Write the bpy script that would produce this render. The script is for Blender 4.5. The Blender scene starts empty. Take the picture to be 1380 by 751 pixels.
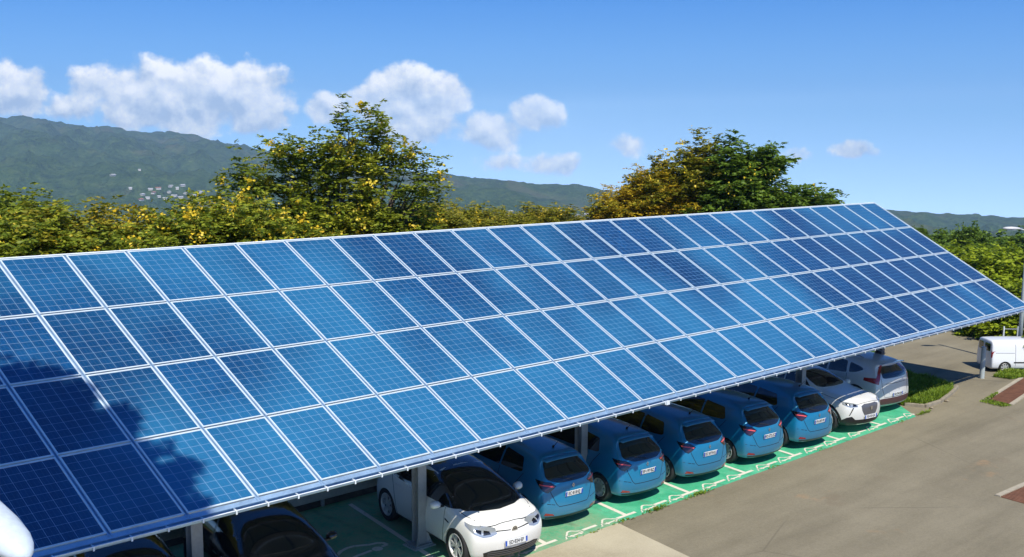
import bpy, bmesh, math, random
import numpy as np
from mathutils import Vector, Matrix, noise
from mathutils.bvhtree import BVHTree
from mathutils.geometry import tessellate_polygon
R_ = math.radians
SC = bpy.context.scene
COL = SC.collection

# ------------------------------------------------------------------ camera
CAM = Vector((-4.7006, -18.3549, 7.992))
cd = bpy.data.cameras.new('camera'); cam = bpy.data.objects.new('camera', cd); COL.objects.link(cam)
M3 = Matrix(((0.746903, 0.082604, -0.659782), (-0.664888, 0.104368, -0.739616), (0.007764, 0.991102, 0.132876)))
M4 = M3.to_4x4(); M4.translation = CAM
cam.matrix_world = M4
cd.sensor_width = 36; cd.lens = 1350/1380*36; cd.clip_start = 0.1; cd.clip_end = 20000
SC.camera = cam

# ------------------------------------------------------------------ world, sun, exposure
SUND = Vector((0.27, 0.68, -1.0)).normalized()          # the way the light travels
TS = -SUND
SC.view_settings.view_transform = 'Standard'; SC.view_settings.look = 'None'
SC.view_settings.exposure = 0.15; SC.view_settings.gamma = 1.0; SC.view_settings.use_curve_mapping = False
w = bpy.data.worlds.new('World'); SC.world = w; w.use_nodes = True
class NT:
    """tiny node-tree helper"""
    def __init__(s, tree): s.t = tree; s.n = tree.nodes; s.l = tree.links
    def new(s, typ, **kw):
        n = s.n.new(typ)
        for k, v in kw.items(): setattr(n, k, v)
        return n
    def put(s, sock, v):
        if isinstance(v, bpy.types.NodeSocket): s.l.new(v, sock)
        elif v is not None:
            if isinstance(v, tuple) and len(v) == 3 and sock.type == 'RGBA': v = v + (1,)
            sock.default_value = v
    def math(s, op, a, b=None, c=None, clamp=False):
        n = s.new('ShaderNodeMath', operation=op); n.use_clamp = clamp
        s.put(n.inputs[0], a); s.put(n.inputs[1], b)
        if c is not None: s.put(n.inputs[2], c)
        return n.outputs[0]
    def vmath(s, op, a, b=None, out=0):
        n = s.new('ShaderNodeVectorMath', operation=op); s.put(n.inputs[0], a); s.put(n.inputs[1], b)
        return n.outputs[out]
    def mix(s, f, a, b, blend='MIX'):
        n = s.new('ShaderNodeMix', data_type='RGBA', blend_type=blend)
        s.put(n.inputs[0], f); s.put(n.inputs[6], a); s.put(n.inputs[7], b); return n.outputs[2]
    def noise(s, vec, scale, detail=4, rough=.55, dim='3D'):
        n = s.new('ShaderNodeTexNoise', noise_dimensions=dim)
        if vec is not None: s.l.new(vec, n.inputs['Vector'])
        n.inputs['Scale'].default_value = scale; n.inputs['Detail'].default_value = detail; n.inputs['Roughness'].default_value = rough
        return n.outputs[0]
    def ramp(s, f, stops, interp='LINEAR'):
        n = s.new('ShaderNodeValToRGB'); s.put(n.inputs[0], f); cr = n.color_ramp; cr.interpolation = interp
        while len(cr.elements) < len(stops): cr.elements.new(0.5)
        for e, (p, c) in zip(cr.elements, stops):
            e.position = p; e.color = (tuple(c) + (1,)) if not isinstance(c, (int, float)) else (c, c, c, 1)
        return n.outputs[0]
    def map(s, v, a, b, c, d, smooth=False):
        n = s.new('ShaderNodeMapRange'); n.interpolation_type = 'SMOOTHSTEP' if smooth else 'LINEAR'
        s.put(n.inputs[0], v)
        for i, x in enumerate((a, b, c, d)): n.inputs[i+1].default_value = x
        return n.outputs[0]
    def comb(s, x, y, z):
        n = s.new('ShaderNodeCombineXYZ'); s.put(n.inputs[0], x); s.put(n.inputs[1], y); s.put(n.inputs[2], z); return n.outputs[0]
    def sep(s, v):
        n = s.new('ShaderNodeSeparateXYZ'); s.l.new(v, n.inputs[0]); return n.outputs

def pixdir(px, py):
    """world direction of a spot seen in the photograph (used only to measure bearings of far terrain and clouds)"""
    v = Vector(((px-690)/1350, -(py-375.5)/1350, -1)); return (M3 @ v).normalized()

W = NT(w.node_tree); W.n.clear()
tc = W.new('ShaderNodeTexCoord')
dx, dy, dz = W.sep(tc.outputs['Generated'])
sky = W.new('ShaderNodeTexSky', sky_type='NISHITA', sun_disc=False)
sky.sun_elevation = math.asin(TS.z); sky.sun_rotation = math.atan2(TS.x, TS.y)
sky.altitude = 100; sky.air_density = 1.0; sky.dust_density = 0.35; sky.ozone_density = 2.2
zz = W.math('ADD', W.math('MULTIPLY', W.math('MAXIMUM', dz, -0.25), 1.0), 0.27)
W.l.new(W.vmath('NORMALIZE', W.comb(dx, dy, zz)), sky.inputs['Vector'])
# clouds: fixed to bearings of the world, flattened on a vertical wall facing away from the lot
fh = Vector((0.6598, 0.7396, 0)).normalized(); rh = Vector((fh.y, -fh.x, 0))
G = tc.outputs['Generated']
fd = W.math('MAXIMUM', W.vmath('DOT_PRODUCT', G, tuple(fh), out=1), 0.02)
ca = W.math('DIVIDE', W.vmath('DOT_PRODUCT', G, tuple(rh), out=1), fd)
cb = W.math('DIVIDE', dz, fd)
cv = W.comb(ca, cb, 0.0)
def cc(px, py):
    d = pixdir(px, py); f = d.dot(fh); return d.dot(rh)/f, d.z/f
# (px, py, radius x, radius y, strength)
CL = [(18,124,44,38,1.3), (-60,120,70,44,1.2), (112,146,60,18,.75), (190,128,85,42,1.2), (262,132,70,46,1.25), (335,132,58,42,1.25), (366,150,24,30,.85), (200,98,60,14,.45),(300,75,30,8,.25),
      (440,146,26,20,.9), (492,134,34,20,.9), (545,138,60,42,1.2), (600,125,38,26,1.1), (560,170,60,26,.7),
      (668,178,38,26,1.0), (722,156,40,24,.95), (745,222,34,14,.65), (665,218,36,12,.5), (843,195,28,15,.75), (1144,202,27,12,.9), (1172,207,20,5,.3), (1070,207,24,10,.6), 
      (1700,120,160,40,1.2), (2300,60,200,60,1.2), (-500,60,220,60,1.2)]
wn = W.new('ShaderNodeTexNoise'); W.l.new(cv, wn.inputs['Vector']); wn.inputs['Scale'].default_value = 24; wn.inputs['Detail'].default_value = 9; wn.inputs['Roughness'].default_value = .57
fb = wn.outputs[0]
mask = None; low = None
for (px, py, rx, ry, st) in CL:
    cx, cy = cc(px, py); sx = rx/1350*.98; sy = ry/1350*1.0
    ex = W.math('MULTIPLY', W.math('SUBTRACT', ca, cx), 1/sx); ey = W.math('MULTIPLY', W.math('SUBTRACT', cb, cy), 1/sy)
    r2 = W.math('ADD', W.math('MULTIPLY', ex, ex), W.math('MULTIPLY', ey, ey))
    v = W.math('MULTIPLY', W.math('SUBTRACT', 1.0, W.math('MULTIPLY', r2, .62)), st)
    v = W.math('MAXIMUM', v, -1.0)
    mask = v if mask is None else W.math('SMOOTH_MAX', mask, v, .25)
    # how high inside its own cloud a point lies
    h = W.math('MULTIPLY', W.math('MAXIMUM', v, 0.0), ey)
    low = h if low is None else W.math('ADD', low, h)
den = W.math('ADD', mask, W.math('MULTIPLY', W.math('SUBTRACT', fb, .5), 3.0))
alpha = W.map(den, .08, .70, 0, 1, True)
off = W.vmath('ADD', cv, (0.004, 0.010, 0))
n2 = W.new('ShaderNodeTexNoise'); W.l.new(off, n2.inputs['Vector']); n2.inputs['Scale'].default_value = 24; n2.inputs['Detail'].default_value = 7; n2.inputs['Roughness'].default_value = .57
rel = W.math('MULTIPLY', W.math('SUBTRACT', fb, n2.outputs[0]), 3.2)
tone = W.math('ADD', W.math('ADD', .50, rel), W.math('MULTIPLY', low, .42), clamp=True)
ccol = W.ramp(tone, [(0.0, (2.6, 3.7, 5.3)), (.45, (4.8, 5.6, 6.6)), (1.0, (8.6, 8.7, 8.5))])
for e in ccol.node.color_ramp.elements: pass
# the ramp clamps to 1, so scale after it
ccol = W.ramp(tone, [(0.0, (.36, .46, .60)), (.45, (.62, .68, .74)), (1.0, (.97, .96, .92))])
cc2 = W.vmath('MULTIPLY', ccol, (11.5, 11.5, 11.5))
tramp = W.ramp(W.map(dz, -.10, .20, 0, 1), [(0.0, (.50, .46, .44)), (.15, (.42, .42, .39)), (.44, (.19, .275, .29)), (.80, (.072, .175, .265)), (1, (.018, .072, .155))])
tint = W.vmath('MULTIPLY', W.vmath('MULTIPLY', sky.outputs[0], tramp), (6.6, 6.6, 6.6))
skyc = W.mix(W.math('MULTIPLY', alpha, .95), tint, cc2)
bg = W.new('ShaderNodeBackground'); W.l.new(skyc, bg.inputs[0]); bg.inputs[1].default_value = 0.12
wo = W.new('ShaderNodeOutputWorld'); W.l.new(bg.outputs[0], wo.inputs[0])

sd = bpy.data.lights.new('sun', 'SUN'); sd.energy = 5.0; sd.angle = R_(0.5); sd.color = (1.0, .945, .84)
sun = bpy.data.objects.new('sun', sd); COL.objects.link(sun)
sun.rotation_euler = SUND.to_track_quat('-Z', 'Y').to_euler(); sun.location = (0, -30, 40)

# ------------------------------------------------------------------ materials
MATS = {}
def mat(name, base=(.5,.5,.5), rough=.6, metal=0.0, coat=0.0, fn=None, spec=.5):
    if name in MATS: return MATS[name]
    m = bpy.data.materials.new(name); m.use_nodes = True; t = NT(m.node_tree)
    b = m.node_tree.nodes['Principled BSDF']
    b.inputs['Base Color'].default_value = tuple(base)+(1,); b.inputs['Roughness'].default_value = rough
    b.inputs['Metallic'].default_value = metal; b.inputs['Coat Weight'].default_value = coat; b.inputs['Coat Roughness'].default_value = .06
    b.inputs['Specular IOR Level'].default_value = spec
    if fn: fn(t, b)
    MATS[name] = m; return m
def bump(t, b, h, s=.3, d=.01):
    n = t.new('ShaderNodeBump'); n.inputs['Strength'].default_value = s; n.inputs['Distance'].default_value = d
    t.put(n.inputs['Height'], h); t.l.new(n.outputs[0], b.inputs['Normal'])
def pos(t): return t.new('ShaderNodeNewGeometry').outputs['Position']
def obc(t): return t.new('ShaderNodeTexCoord').outputs['Object']

def weathered(c, amt=.25, sc=3.0, rough=.6):
    def fn(t, b):
        n = t.noise(obc(t), sc, 6, .65); n2 = t.noise(obc(t), sc*9, 4, .6)
        f = t.math('ADD', t.math('MULTIPLY', n, .65), t.math('MULTIPLY', n2, .35))
        k = t.map(f, .3, .7, 1-amt, 1+amt*.6)
        v = t.vmath('SCALE', tuple(c)); v.node.inputs[3].default_value = 1; t.l.new(k, v.node.inputs[3])
        t.l.new(v, b.inputs['Base Color']); t.put(b.inputs['Roughness'], t.map(f, .3, .7, rough-.1, rough+.12))
    return fn

def asphalt(t, b):
    p = pos(t)
    big = t.noise(p, .16, 5, .6); mid = t.noise(p, .9, 6, .6); fine = t.noise(p, 42, 3, .7); grit = t.noise(p, 150, 2, .6)
    st = t.vmath('MULTIPLY', p, (0.25, 1.6, 1)); st2 = t.new('ShaderNodeMapping'); t.l.new(p, st2.inputs[0]); st2.inputs['Rotation'].default_value = (0, 0, R_(28)); st2.inputs['Scale'].default_value = (.16, 1.5, 1)
    streak = t.noise(st2.outputs[0], .8, 5, .6)
    f = t.math('ADD', t.math('MULTIPLY', big, .45), t.math('MULTIPLY', streak, .55))
    c = t.ramp(f, [(.30, (.15, .131, .088)), (.45, (.215, .188, .126)), (.60, (.255, .224, .152)), (.78, (.34, .30, .205))])
    grain = t.math('ADD', t.math('MULTIPLY', t.noise(p, 11, 4, .75), .7), t.math('MULTIPLY', t.noise(p, 27, 3, .75), .8))
    k = t.math('ADD', t.math('MULTIPLY', mid, .34), t.math('ADD', t.math('MULTIPLY', grain, .62), .37))
    v = t.vmath('SCALE', c); t.l.new(k, v.node.inputs[3])
    # dark damp spots, rusty stains and thin cracks
    vo = t.new('ShaderNodeTexVoronoi', feature='DISTANCE_TO_EDGE'); t.l.new(t.vmath('ADD', p, t.vmath('SCALE', t.new('ShaderNodeTexNoise').outputs[1])), vo.inputs['Vector']); vo.inputs['Scale'].default_value = .17
    crack = t.math('MULTIPLY', t.map(vo.outputs['Distance'], .0, .005, 1, 0), t.map(t.noise(p, .22, 2), .47, .56, 0, .45))
    v2 = t.mix(crack, v, (.10, .088, .065))
    spot = t.map(t.noise(p, .55, 3, .5), .66, .74, 0, .45, True)
    v3 = t.mix(spot, v2, (.19, .15, .10))
    rust = t.math('MULTIPLY', t.map(t.noise(t.vmath('ADD', p, (31.0, 7.0, 0.0)), .4, 5, .7), .63, .72, 0, .5, True), 1)
    v4 = t.mix(rust, v3, (.36, .23, .12))
    t.l.new(v4, b.inputs['Base Color']); b.inputs['Roughness'].default_value = .92; b.inputs['Specular IOR Level'].default_value = .2
    bump(t, b, t.math('ADD', fine, grit), .35, .008)
def concrete(t, b):
    p = pos(t)
    f = t.math('ADD', t.math('MULTIPLY', t.noise(p, .5, 7, .62), .7), t.math('MULTIPLY', t.noise(p, 26, 4, .7), .3))
    c = t.ramp(f, [(.32, (.32, .275, .18)), (.48, (.45, .395, .27)), (.66, (.54, .48, .335))])
    t.l.new(c, b.inputs['Base Color']); b.inputs['Roughness'].default_value = .9
    bump(t, b, t.noise(p, 60, 3), .2, .005)
def green_paint(t, b):
    p = pos(t); x, y, z = t.sep(p)
    n = t.noise(p, 1.6, 8, .68); n2 = t.noise(p, 14, 5, .7); n3 = t.noise(p, 60, 3, .6)
    c = t.ramp(n, [(.32, (.035, .34, .17)), (.5, (.07, .45, .24)), (.68, (.13, .54, .31))])
    worn = t.math('ADD', t.math('MULTIPLY', n2, .5), t.math('MULTIPLY', n, .5))
    wear = t.map(worn, .56, .66, 0, .55, True)
    old = t.map(x, 10.95, 10.4, 0, 1, True)        # the older bays beyond the slab joint are faded
    oldf = t.math('MULTIPLY', t.map(worn, .36, .60, .12, .72, True), old)
    c = t.mix(t.math('MAXIMUM', t.math('MULTIPLY', wear, .8), oldf), c, (.33, .34, .20))
    tyre = t.math('ABSOLUTE', t.math('SUBTRACT', t.math('FRACT', t.math('MULTIPLY', t.math('ADD', x, t.math('MULTIPLY', y, .1)), .9)), .5))
    mk = t.math('MULTIPLY', t.map(tyre, .10, .02, 0, .5), t.map(t.noise(p, 2.2, 5, .7), .42, .62, 0, 1))
    c = t.mix(mk, c, (.10, .14, .09)); c = t.mix(t.map(t.noise(p, 5.5, 6, .75), .56, .70, 0, .55, True), c, (.17, .20, .12))
    k = t.math('ADD', t.math('MULTIPLY', n3, .5), .75); v = t.vmath('SCALE', c); t.l.new(k, v.node.inputs[3])
    t.l.new(v, b.inputs['Base Color']); b.inputs['Roughness'].default_value = .62
    bump(t, b, n3, .15, .004)
def white_paint(t, b):
    p = pos(t); n = t.noise(p, 9, 6, .7)
    c = t.mix(t.map(n, .52, .68, 0, .55, True), (.74, .70, .58), (.36, .40, .27)); t.l.new(c, b.inputs['Base Color']); b.inputs['Roughness'].default_value = .7
def soil(t, b):
    p = pos(t); n = t.noise(p, 2.3, 8, .7)
    t.l.new(t.ramp(n, [(.3, (.035, .026, .016)), (.5, (.075, .058, .036)), (.7, (.15, .12, .08))]), b.inputs['Base Color']); b.inputs['Roughness'].default_value = 1
    bump(t, b, n, .8, .08)
def turf(t, b):
    p = pos(t); n = t.noise(p, 3, 6, .7)
    t.l.new(t.ramp(n, [(.3, (.03, .055, .010)), (.55, (.07, .12, .018)), (.75, (.14, .17, .04))]), b.inputs['Base Color']); b.inputs['Roughness'].default_value = 1
def glass_cells(t, b):
    uv = t.new('ShaderNodeUVMap'); uv.uv_map = 'UVMap'; x, y, z = t.sep(uv.outputs[0])
    oi = t.new('ShaderNodeObjectInfo')
    u = t.math('MULTIPLY', x, 6.0); v = t.math('MULTIPLY', y, 10.0)
    def line(c, w):   # distance to nearest whole number below w
        fr = t.math('FRACT', t.math('ADD', c, .5)); dd = t.math('ABSOLUTE', t.math('SUBTRACT', fr, .5)); return t.math('LESS_THAN', dd, w)
    grid = t.math('MAXIMUM', line(u, .015), line(v, .014))
    bus = line(t.math('MULTIPLY', t.math('ADD', u, .1666), 3.0), .022)
    cell = t.comb(t.math('FLOOR', u), t.math('FLOOR', v), t.math('MULTIPLY', oi.outputs['Random'], 37.0))
    wn = t.new('ShaderNodeTexWhiteNoise', noise_dimensions='3D'); t.l.new(cell, wn.inputs['Vector'])
    vo = t.new('ShaderNodeTexVoronoi', feature='F1'); t.l.new(t.comb(t.math('MULTIPLY', u, 9.0), t.math('MULTIPLY', v, 9.0), oi.outputs['Random']), vo.inputs['Vector']); vo.inputs['Scale'].default_value = 1
    cry = t.sep(vo.outputs['Color'])[0]
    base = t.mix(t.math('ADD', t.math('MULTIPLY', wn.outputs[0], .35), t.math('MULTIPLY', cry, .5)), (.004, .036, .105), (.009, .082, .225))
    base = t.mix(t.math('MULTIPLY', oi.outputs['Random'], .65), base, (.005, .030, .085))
    sheen_dust = t.math('ADD', t.map(t.noise(pos(t), .17, 3, .5), .42, .62, 0, .62, True), t.map(t.noise(pos(t), .9, 6, .65), .42, .70, 0, .12, True))  # broad pale patches painted for uneven bright sheen on the glass, plus fine dust
    base = t.mix(sheen_dust, base, (.028, .19, .36))
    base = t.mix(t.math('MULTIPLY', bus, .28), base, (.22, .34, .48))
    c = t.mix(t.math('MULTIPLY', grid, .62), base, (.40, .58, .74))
    t.l.new(c, b.inputs['Base Color']); b.inputs['Roughness'].default_value = .20
    b.inputs['Coat Weight'].default_value = .9; b.inputs['Coat Roughness'].default_value = .05; b.inputs['Coat IOR'].default_value = 1.45
    b.inputs['Specular IOR Level'].default_value = .4
def leafmat(name, cols, tr=.35):
    def fn(t, b):
        g = t.new('ShaderNodeNewGeometry')
        n = t.noise(g.outputs['Position'], .55, 4, .6)
        f = t.math('ADD', t.math('MULTIPLY', g.outputs['Random Per Island'], .6), t.math('MULTIPLY', t.map(n, .3, .7, 0, 1), .4))
        c = t.ramp(f, cols)
        t.l.new(c, b.inputs['Base Color']); b.inputs['Roughness'].default_value = .5; b.inputs['Specular IOR Level'].default_value = .25
        tr_ = t.new('ShaderNodeBsdfTranslucent'); t.l.new(t.mix(.5, c, (.16, .20, .02)), tr_.inputs[0])
        mx = t.new('ShaderNodeMixShader'); mx.inputs[0].default_value = tr
        t.l.new(b.outputs[0], mx.inputs[1]); t.l.new(tr_.outputs[0], mx.inputs[2])
        out = [n_ for n_ in t.n if n_.type == 'OUTPUT_MATERIAL'][0]; t.l.new(mx.outputs[0], out.inputs[0])
    return mat(name, fn=fn)
LEAF_DARK = leafmat('cassia leaves', [(.0, (0.068, 0.105, 0.008)), (.4, (0.164, 0.223, 0.018)), (.75, (0.368, 0.394, 0.032)), (1, (0.660, 0.554, 0.044))])
LEAF_OLIVE = leafmat('olive leaves', [(.0, (0.098, 0.105, 0.008)), (.45, (0.239, 0.247, 0.019)), (.85, (0.448, 0.359, 0.030)), (1, (0.658, 0.433, 0.041))])
LEAF_GOLD = leafmat('golden leaves', [(.0, (0.270, 0.163, 0.012)), (.45, (0.630, 0.406, 0.023)), (1, (0.850, 0.731, 0.050))], .5)
LEAF_LIME = leafmat('lime leaves', [(.0, (0.097, 0.145, 0.006)), (.5, (0.290, 0.375, 0.013)), (1, (0.507, 0.567, 0.032))])
LEAF_DEEP = leafmat('deep green leaves', [(.0, (0.057, 0.106, 0.014)), (.5, (0.137, 0.233, 0.024)), (1, (0.292, 0.406, 0.041))])
FLOWER = leafmat('yellow blossom', [(.0, (.60, .38, .01)), (.5, (.80, .56, .03)), (1, (.85, .70, .12))], .2)
BARK = mat('bark', fn=lambda t, b: (t.l.new(t.ramp(t.noise(obc(t), 9, 6, .7), [(.3, (.05, .036, .024)), (.7, (.16, .12, .085))]), b.inputs['Base Color']), bump(t, b, t.noise(obc(t), 25, 4), .6, .02)))
M_ASPH = mat('asphalt', fn=asphalt); M_CONC = mat('concrete', fn=concrete); M_GREEN = mat('green bay paint', fn=green_paint)
M_WPAINT = mat('road marking paint', fn=white_paint); M_SOIL = mat('soil', fn=soil); M_TURF = mat('turf', fn=turf)
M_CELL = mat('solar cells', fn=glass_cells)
M_ALU = mat('aluminium frame', fn=weathered((.66, .75, .78), .12, 2, .42), metal=.2)
M_RAIL = mat('anodised rail', fn=weathered((.30, .44, .60), .15, 3, .42), metal=.4)
M_GUT = mat('gutter zinc', fn=weathered((.34, .50, .66), .25, 2.5, .42), metal=.45)
M_BRK = mat('white bracket', fn=weathered((.72, .78, .82), .15, 6, .5))
M_STEEL = mat('galvanised steel', fn=weathered((.36, .37, .37), .25, 2.2, .5), metal=.3)
M_DSTEEL = mat('dark steel', fn=weathered((.10, .10, .13), .3, 2.2, .5), metal=.2)
M_LAMP = mat('lamp post paint', fn=weathered((.42, .47, .46), .15, 2, .5))
M_WHITE = mat('white enamel', fn=weathered((.80, .81, .80), .08, 2, .35))
M_RAILW = mat('pale barrier', fn=weathered((.42, .42, .37), .3, 1.6, .7))
M_RUST = mat('rusty grating', fn=weathered((.22, .10, .055), .5, 5, .9))
M_STONE = mat('stone wall', fn=weathered((.30, .25, .17), .55, 4, .95))
M_TIRE = mat('tyre rubber', fn=weathered((.022, .022, .023), .4, 14, .85))
M_WELL = mat('wheel well', (.006, .006, .007), .95)
M_GLASS = mat('tinted glass', (.008, .011, .014), .05, coat=1.0)
M_TRIM = mat('black trim', (.014, .014, .016), .42)
M_GLOSSB = mat('gloss black', (.008, .008, .010), .12, coat=1.0)
M_CHROME = mat('chrome', (.75, .76, .78), .18, 1.0)
M_RIM = mat('wheel alloy', fn=weathered((.62, .62, .60), .3, 10, .42), metal=.3)
M_RIMD = mat('dark wheel alloy', (.05, .05, .055), .35, .6)
M_SEAM = mat('panel gap', (.004, .005, .006), .9)
M_RED = mat('red lamp lens', (.30, .012, .016), .12, coat=1.0)
M_DRED = mat('dark red lamp lens', (.045, .008, .012), .12, coat=1.0)
M_HEAD = mat('headlamp lens', (.48, .52, .55), .12, .5, coat=1.0)
M_PLATE = mat('plate white', fn=weathered((.70, .71, .70), .12, 20, .5)); M_PBLUE = mat('plate blue', (.02, .08, .42), .4)
M_INK = mat('plate ink', (.012, .012, .014), .6); M_AMBER = mat('amber', (.6, .22, .02), .3)
M_CREAM = mat('cream render', fn=weathered((.68, .65, .58), .12, 1, .9)); M_ROOFW = mat('pale roof', fn=weathered((.46, .46, .45), .2, 1, .7)); M_ROOFR = mat('red roof', fn=weathered((.36, .16, .10), .2, 1, .8))
def paint(name, c, flake=.0, metal=.0, rough=.3):
    def fn(t, b):
        n = t.noise(obc(t), 7, 5, .65)
        # road dust gathers low on the bodywork
        z = t.sep(obc(t))[2]
        d = t.math('MULTIPLY', t.map(z, .65, .15, 0, .5), n)
        t.l.new(t.mix(d, tuple(c), (.20, .17, .13)), b.inputs['Base Color'])
        t.put(b.inputs['Roughness'], t.math('ADD', t.math('MULTIPLY', d, .6), t.map(n, .3, .7, rough-.05, rough+.08)))
    return mat(name, metal=metal, coat=.8, fn=fn)
P_BLUE = paint('celadon blue paint', (.007, .20, .38), metal=.25, rough=.34)
P_WHITE = paint('white car paint', (.76, .76, .72), rough=.35)
P_PEARL = paint('silver white paint', (.62, .63, .63), metal=.1, rough=.32)
P_BLACK = paint('black car paint', (.010, .010, .012), rough=.2)
P_VAN = paint('van white paint', (.80, .82, .84), rough=.4)

# ------------------------------------------------------------------ object helpers
def tag(o, label=None, cat=None, group=None, kind=None):
    if label: o['label'] = label
    if cat: o['category'] = cat
    if group: o['group'] = group
    if kind: o['kind'] = kind
    return o
def link(o, parent=None):
    COL.objects.link(o)
    if parent is not None: o.parent = parent
    return o
def empty(name, loc=(0, 0, 0), rz=0): 
    o = bpy.data.objects.new(name, None); o.empty_display_size = .2; o.location = loc; o.rotation_euler = (0, 0, rz); return link(o)
def meshobj(name, me, mats, parent=None, smooth=False):
    if not isinstance(mats, (list, tuple)): mats = [mats]
    for m in mats: me.materials.append(m)
    if smooth:
        me.polygons.foreach_set('use_smooth', [True]*len(me.polygons))
    return link(bpy.data.objects.new(name, me), parent)
class MB:
    """mesh builder: collects verts and faces"""
    def __init__(s): s.v = []; s.f = []; s.mi = []
    def add(s, vs, fs, mi=0):
        o = len(s.v); s.v += [tuple(v) for v in vs]; s.f += [tuple(i+o for i in f) for f in fs]; s.mi += [mi]*len(fs); return s
    def box(s, c, d, rot=None, mi=0, bev=0):
        c = Vector(c); hx, hy, hz = d[0]/2, d[1]/2, d[2]/2
        vs = [Vector((x, y, z)) for z in (-hz, hz) for y in (-hy, hy) for x in (-hx, hx)]
        if rot is not None: vs = [rot @ v for v in vs]
        return s.add([v+c for v in vs], [(0, 2, 3, 1), (4, 5, 7, 6), (0, 1, 5, 4), (2, 6, 7, 3), (0, 4, 6, 2), (1, 3, 7, 5)], mi)
    def hexa(s, p, mi=0):      # p: 4 bottom + 4 top corners, same winding
        return s.add(p, [(3, 2, 1, 0), (4, 5, 6, 7), (0, 1, 5, 4), (1, 2, 6, 5), (2, 3, 7, 6), (3, 0, 4, 7)], mi)
    def tube(s, pts, rad, n=10, mi=0, cap=True):
        pts = [Vector(p) for p in pts]; rr = rad if isinstance(rad, (list, tuple)) else [rad]*len(pts); rings = []
        up = Vector((0, 0, 1))
        for i, p in enumerate(pts):
            d = (pts[min(i+1, len(pts)-1)]-pts[max(i-1, 0)]).normalized()
            a = d.cross(up)
            if a.length < .05: a = d.cross(Vector((1, 0, 0)))
            a.normalize(); b = d.cross(a)
            rings.append([p+(a*math.cos(k*2*math.pi/n)+b*math.sin(k*2*math.pi/n))*rr[i] for k in range(n)])
        vs = [v for r in rings for v in r]; fs = []
        for i in range(len(pts)-1):
            for k in range(n): fs.append((i*n+k, i*n+(k+1) % n, (i+1)*n+(k+1) % n, (i+1)*n+k))
        if cap: fs += [tuple(range(n-1, -1, -1)), tuple((len(pts)-1)*n+k for k in range(n))]
        return s.add(vs, fs, mi)
    def lathe(s, prof, n=32, axis='y', c=(0, 0, 0), mi=0):
        vs = []; m = len(prof)
        for k in range(n):
            a = 2*math.pi*k/n
            for (r, h) in prof:
                x, z = r*math.cos(a), r*math.sin(a)
                vs.append((c[0]+x, c[1]+h, c[2]+z) if axis == 'y' else (c[0]+x, c[1]+z, c[2]+h))
        fs = []
        for k in range(n):
            for j in range(m-1):
                a, b_ = k*m+j, ((k+1) % n)*m+j
                fs.append((a, a+1, b_+1, b_))
        return s.add(vs, fs, mi)
    def mesh(s, name):
        me = bpy.data.meshes.new(name); me.from_pydata(s.v, [], s.f); me.polygons.foreach_set('material_index', s.mi); me.validate(); me.update()
        bm = bmesh.new(); bm.from_mesh(me); bmesh.ops.recalc_face_normals(bm, faces=bm.faces); bm.to_mesh(me); bm.free(); return me
    def build(s, name, mats, parent=None, smooth=False): return meshobj(name, s.mesh(name), mats, parent, smooth)
def bevel(o, w_, seg=2):
    m = o.modifiers.new('bevel', 'BEVEL'); m.width = w_; m.segments = seg; m.limit_method = 'ANGLE'; m.angle_limit = R_(35); return o
def autosmooth(me, ang=35):
    me.polygons.foreach_set('use_smooth', [True]*len(me.polygons))
    bm = bmesh.new(); bm.from_mesh(me)
    for e in bm.edges:
        if len(e.link_faces) == 2 and e.calc_face_angle(0) > R_(ang): e.smooth = False
    bm.to_mesh(me); bm.free()
def copy_tree(o, parent=None):
    c = o.copy(); COL.objects.link(c); c.parent = parent
    for ch in [x for x in KIDS.get(o.name, [])]: copy_tree(ch, c)
    return c
KIDS = {}
def index_kids():
    KIDS.clear()
    for o in bpy.data.objects:
        if o.parent: KIDS.setdefault(o.parent.name, []).append(o)
def sheet(name, poly, z, m, parent=None, label=None, thick=0.0):
    b = MB(); n = len(poly)
    tri = tessellate_polygon([[Vector((x, y, 0)) for x, y in poly]])
    b.add([(x, y, z) for x, y in poly], [tuple(t) for t in tri])
    if thick:
        b.add([(x, y, z-thick) for x, y in poly]+[(x, y, z) for x, y in poly], [(i, (i+1) % n, n+(i+1) % n, n+i) for i in range(n)])
    return b.build(name, m, parent)

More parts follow.
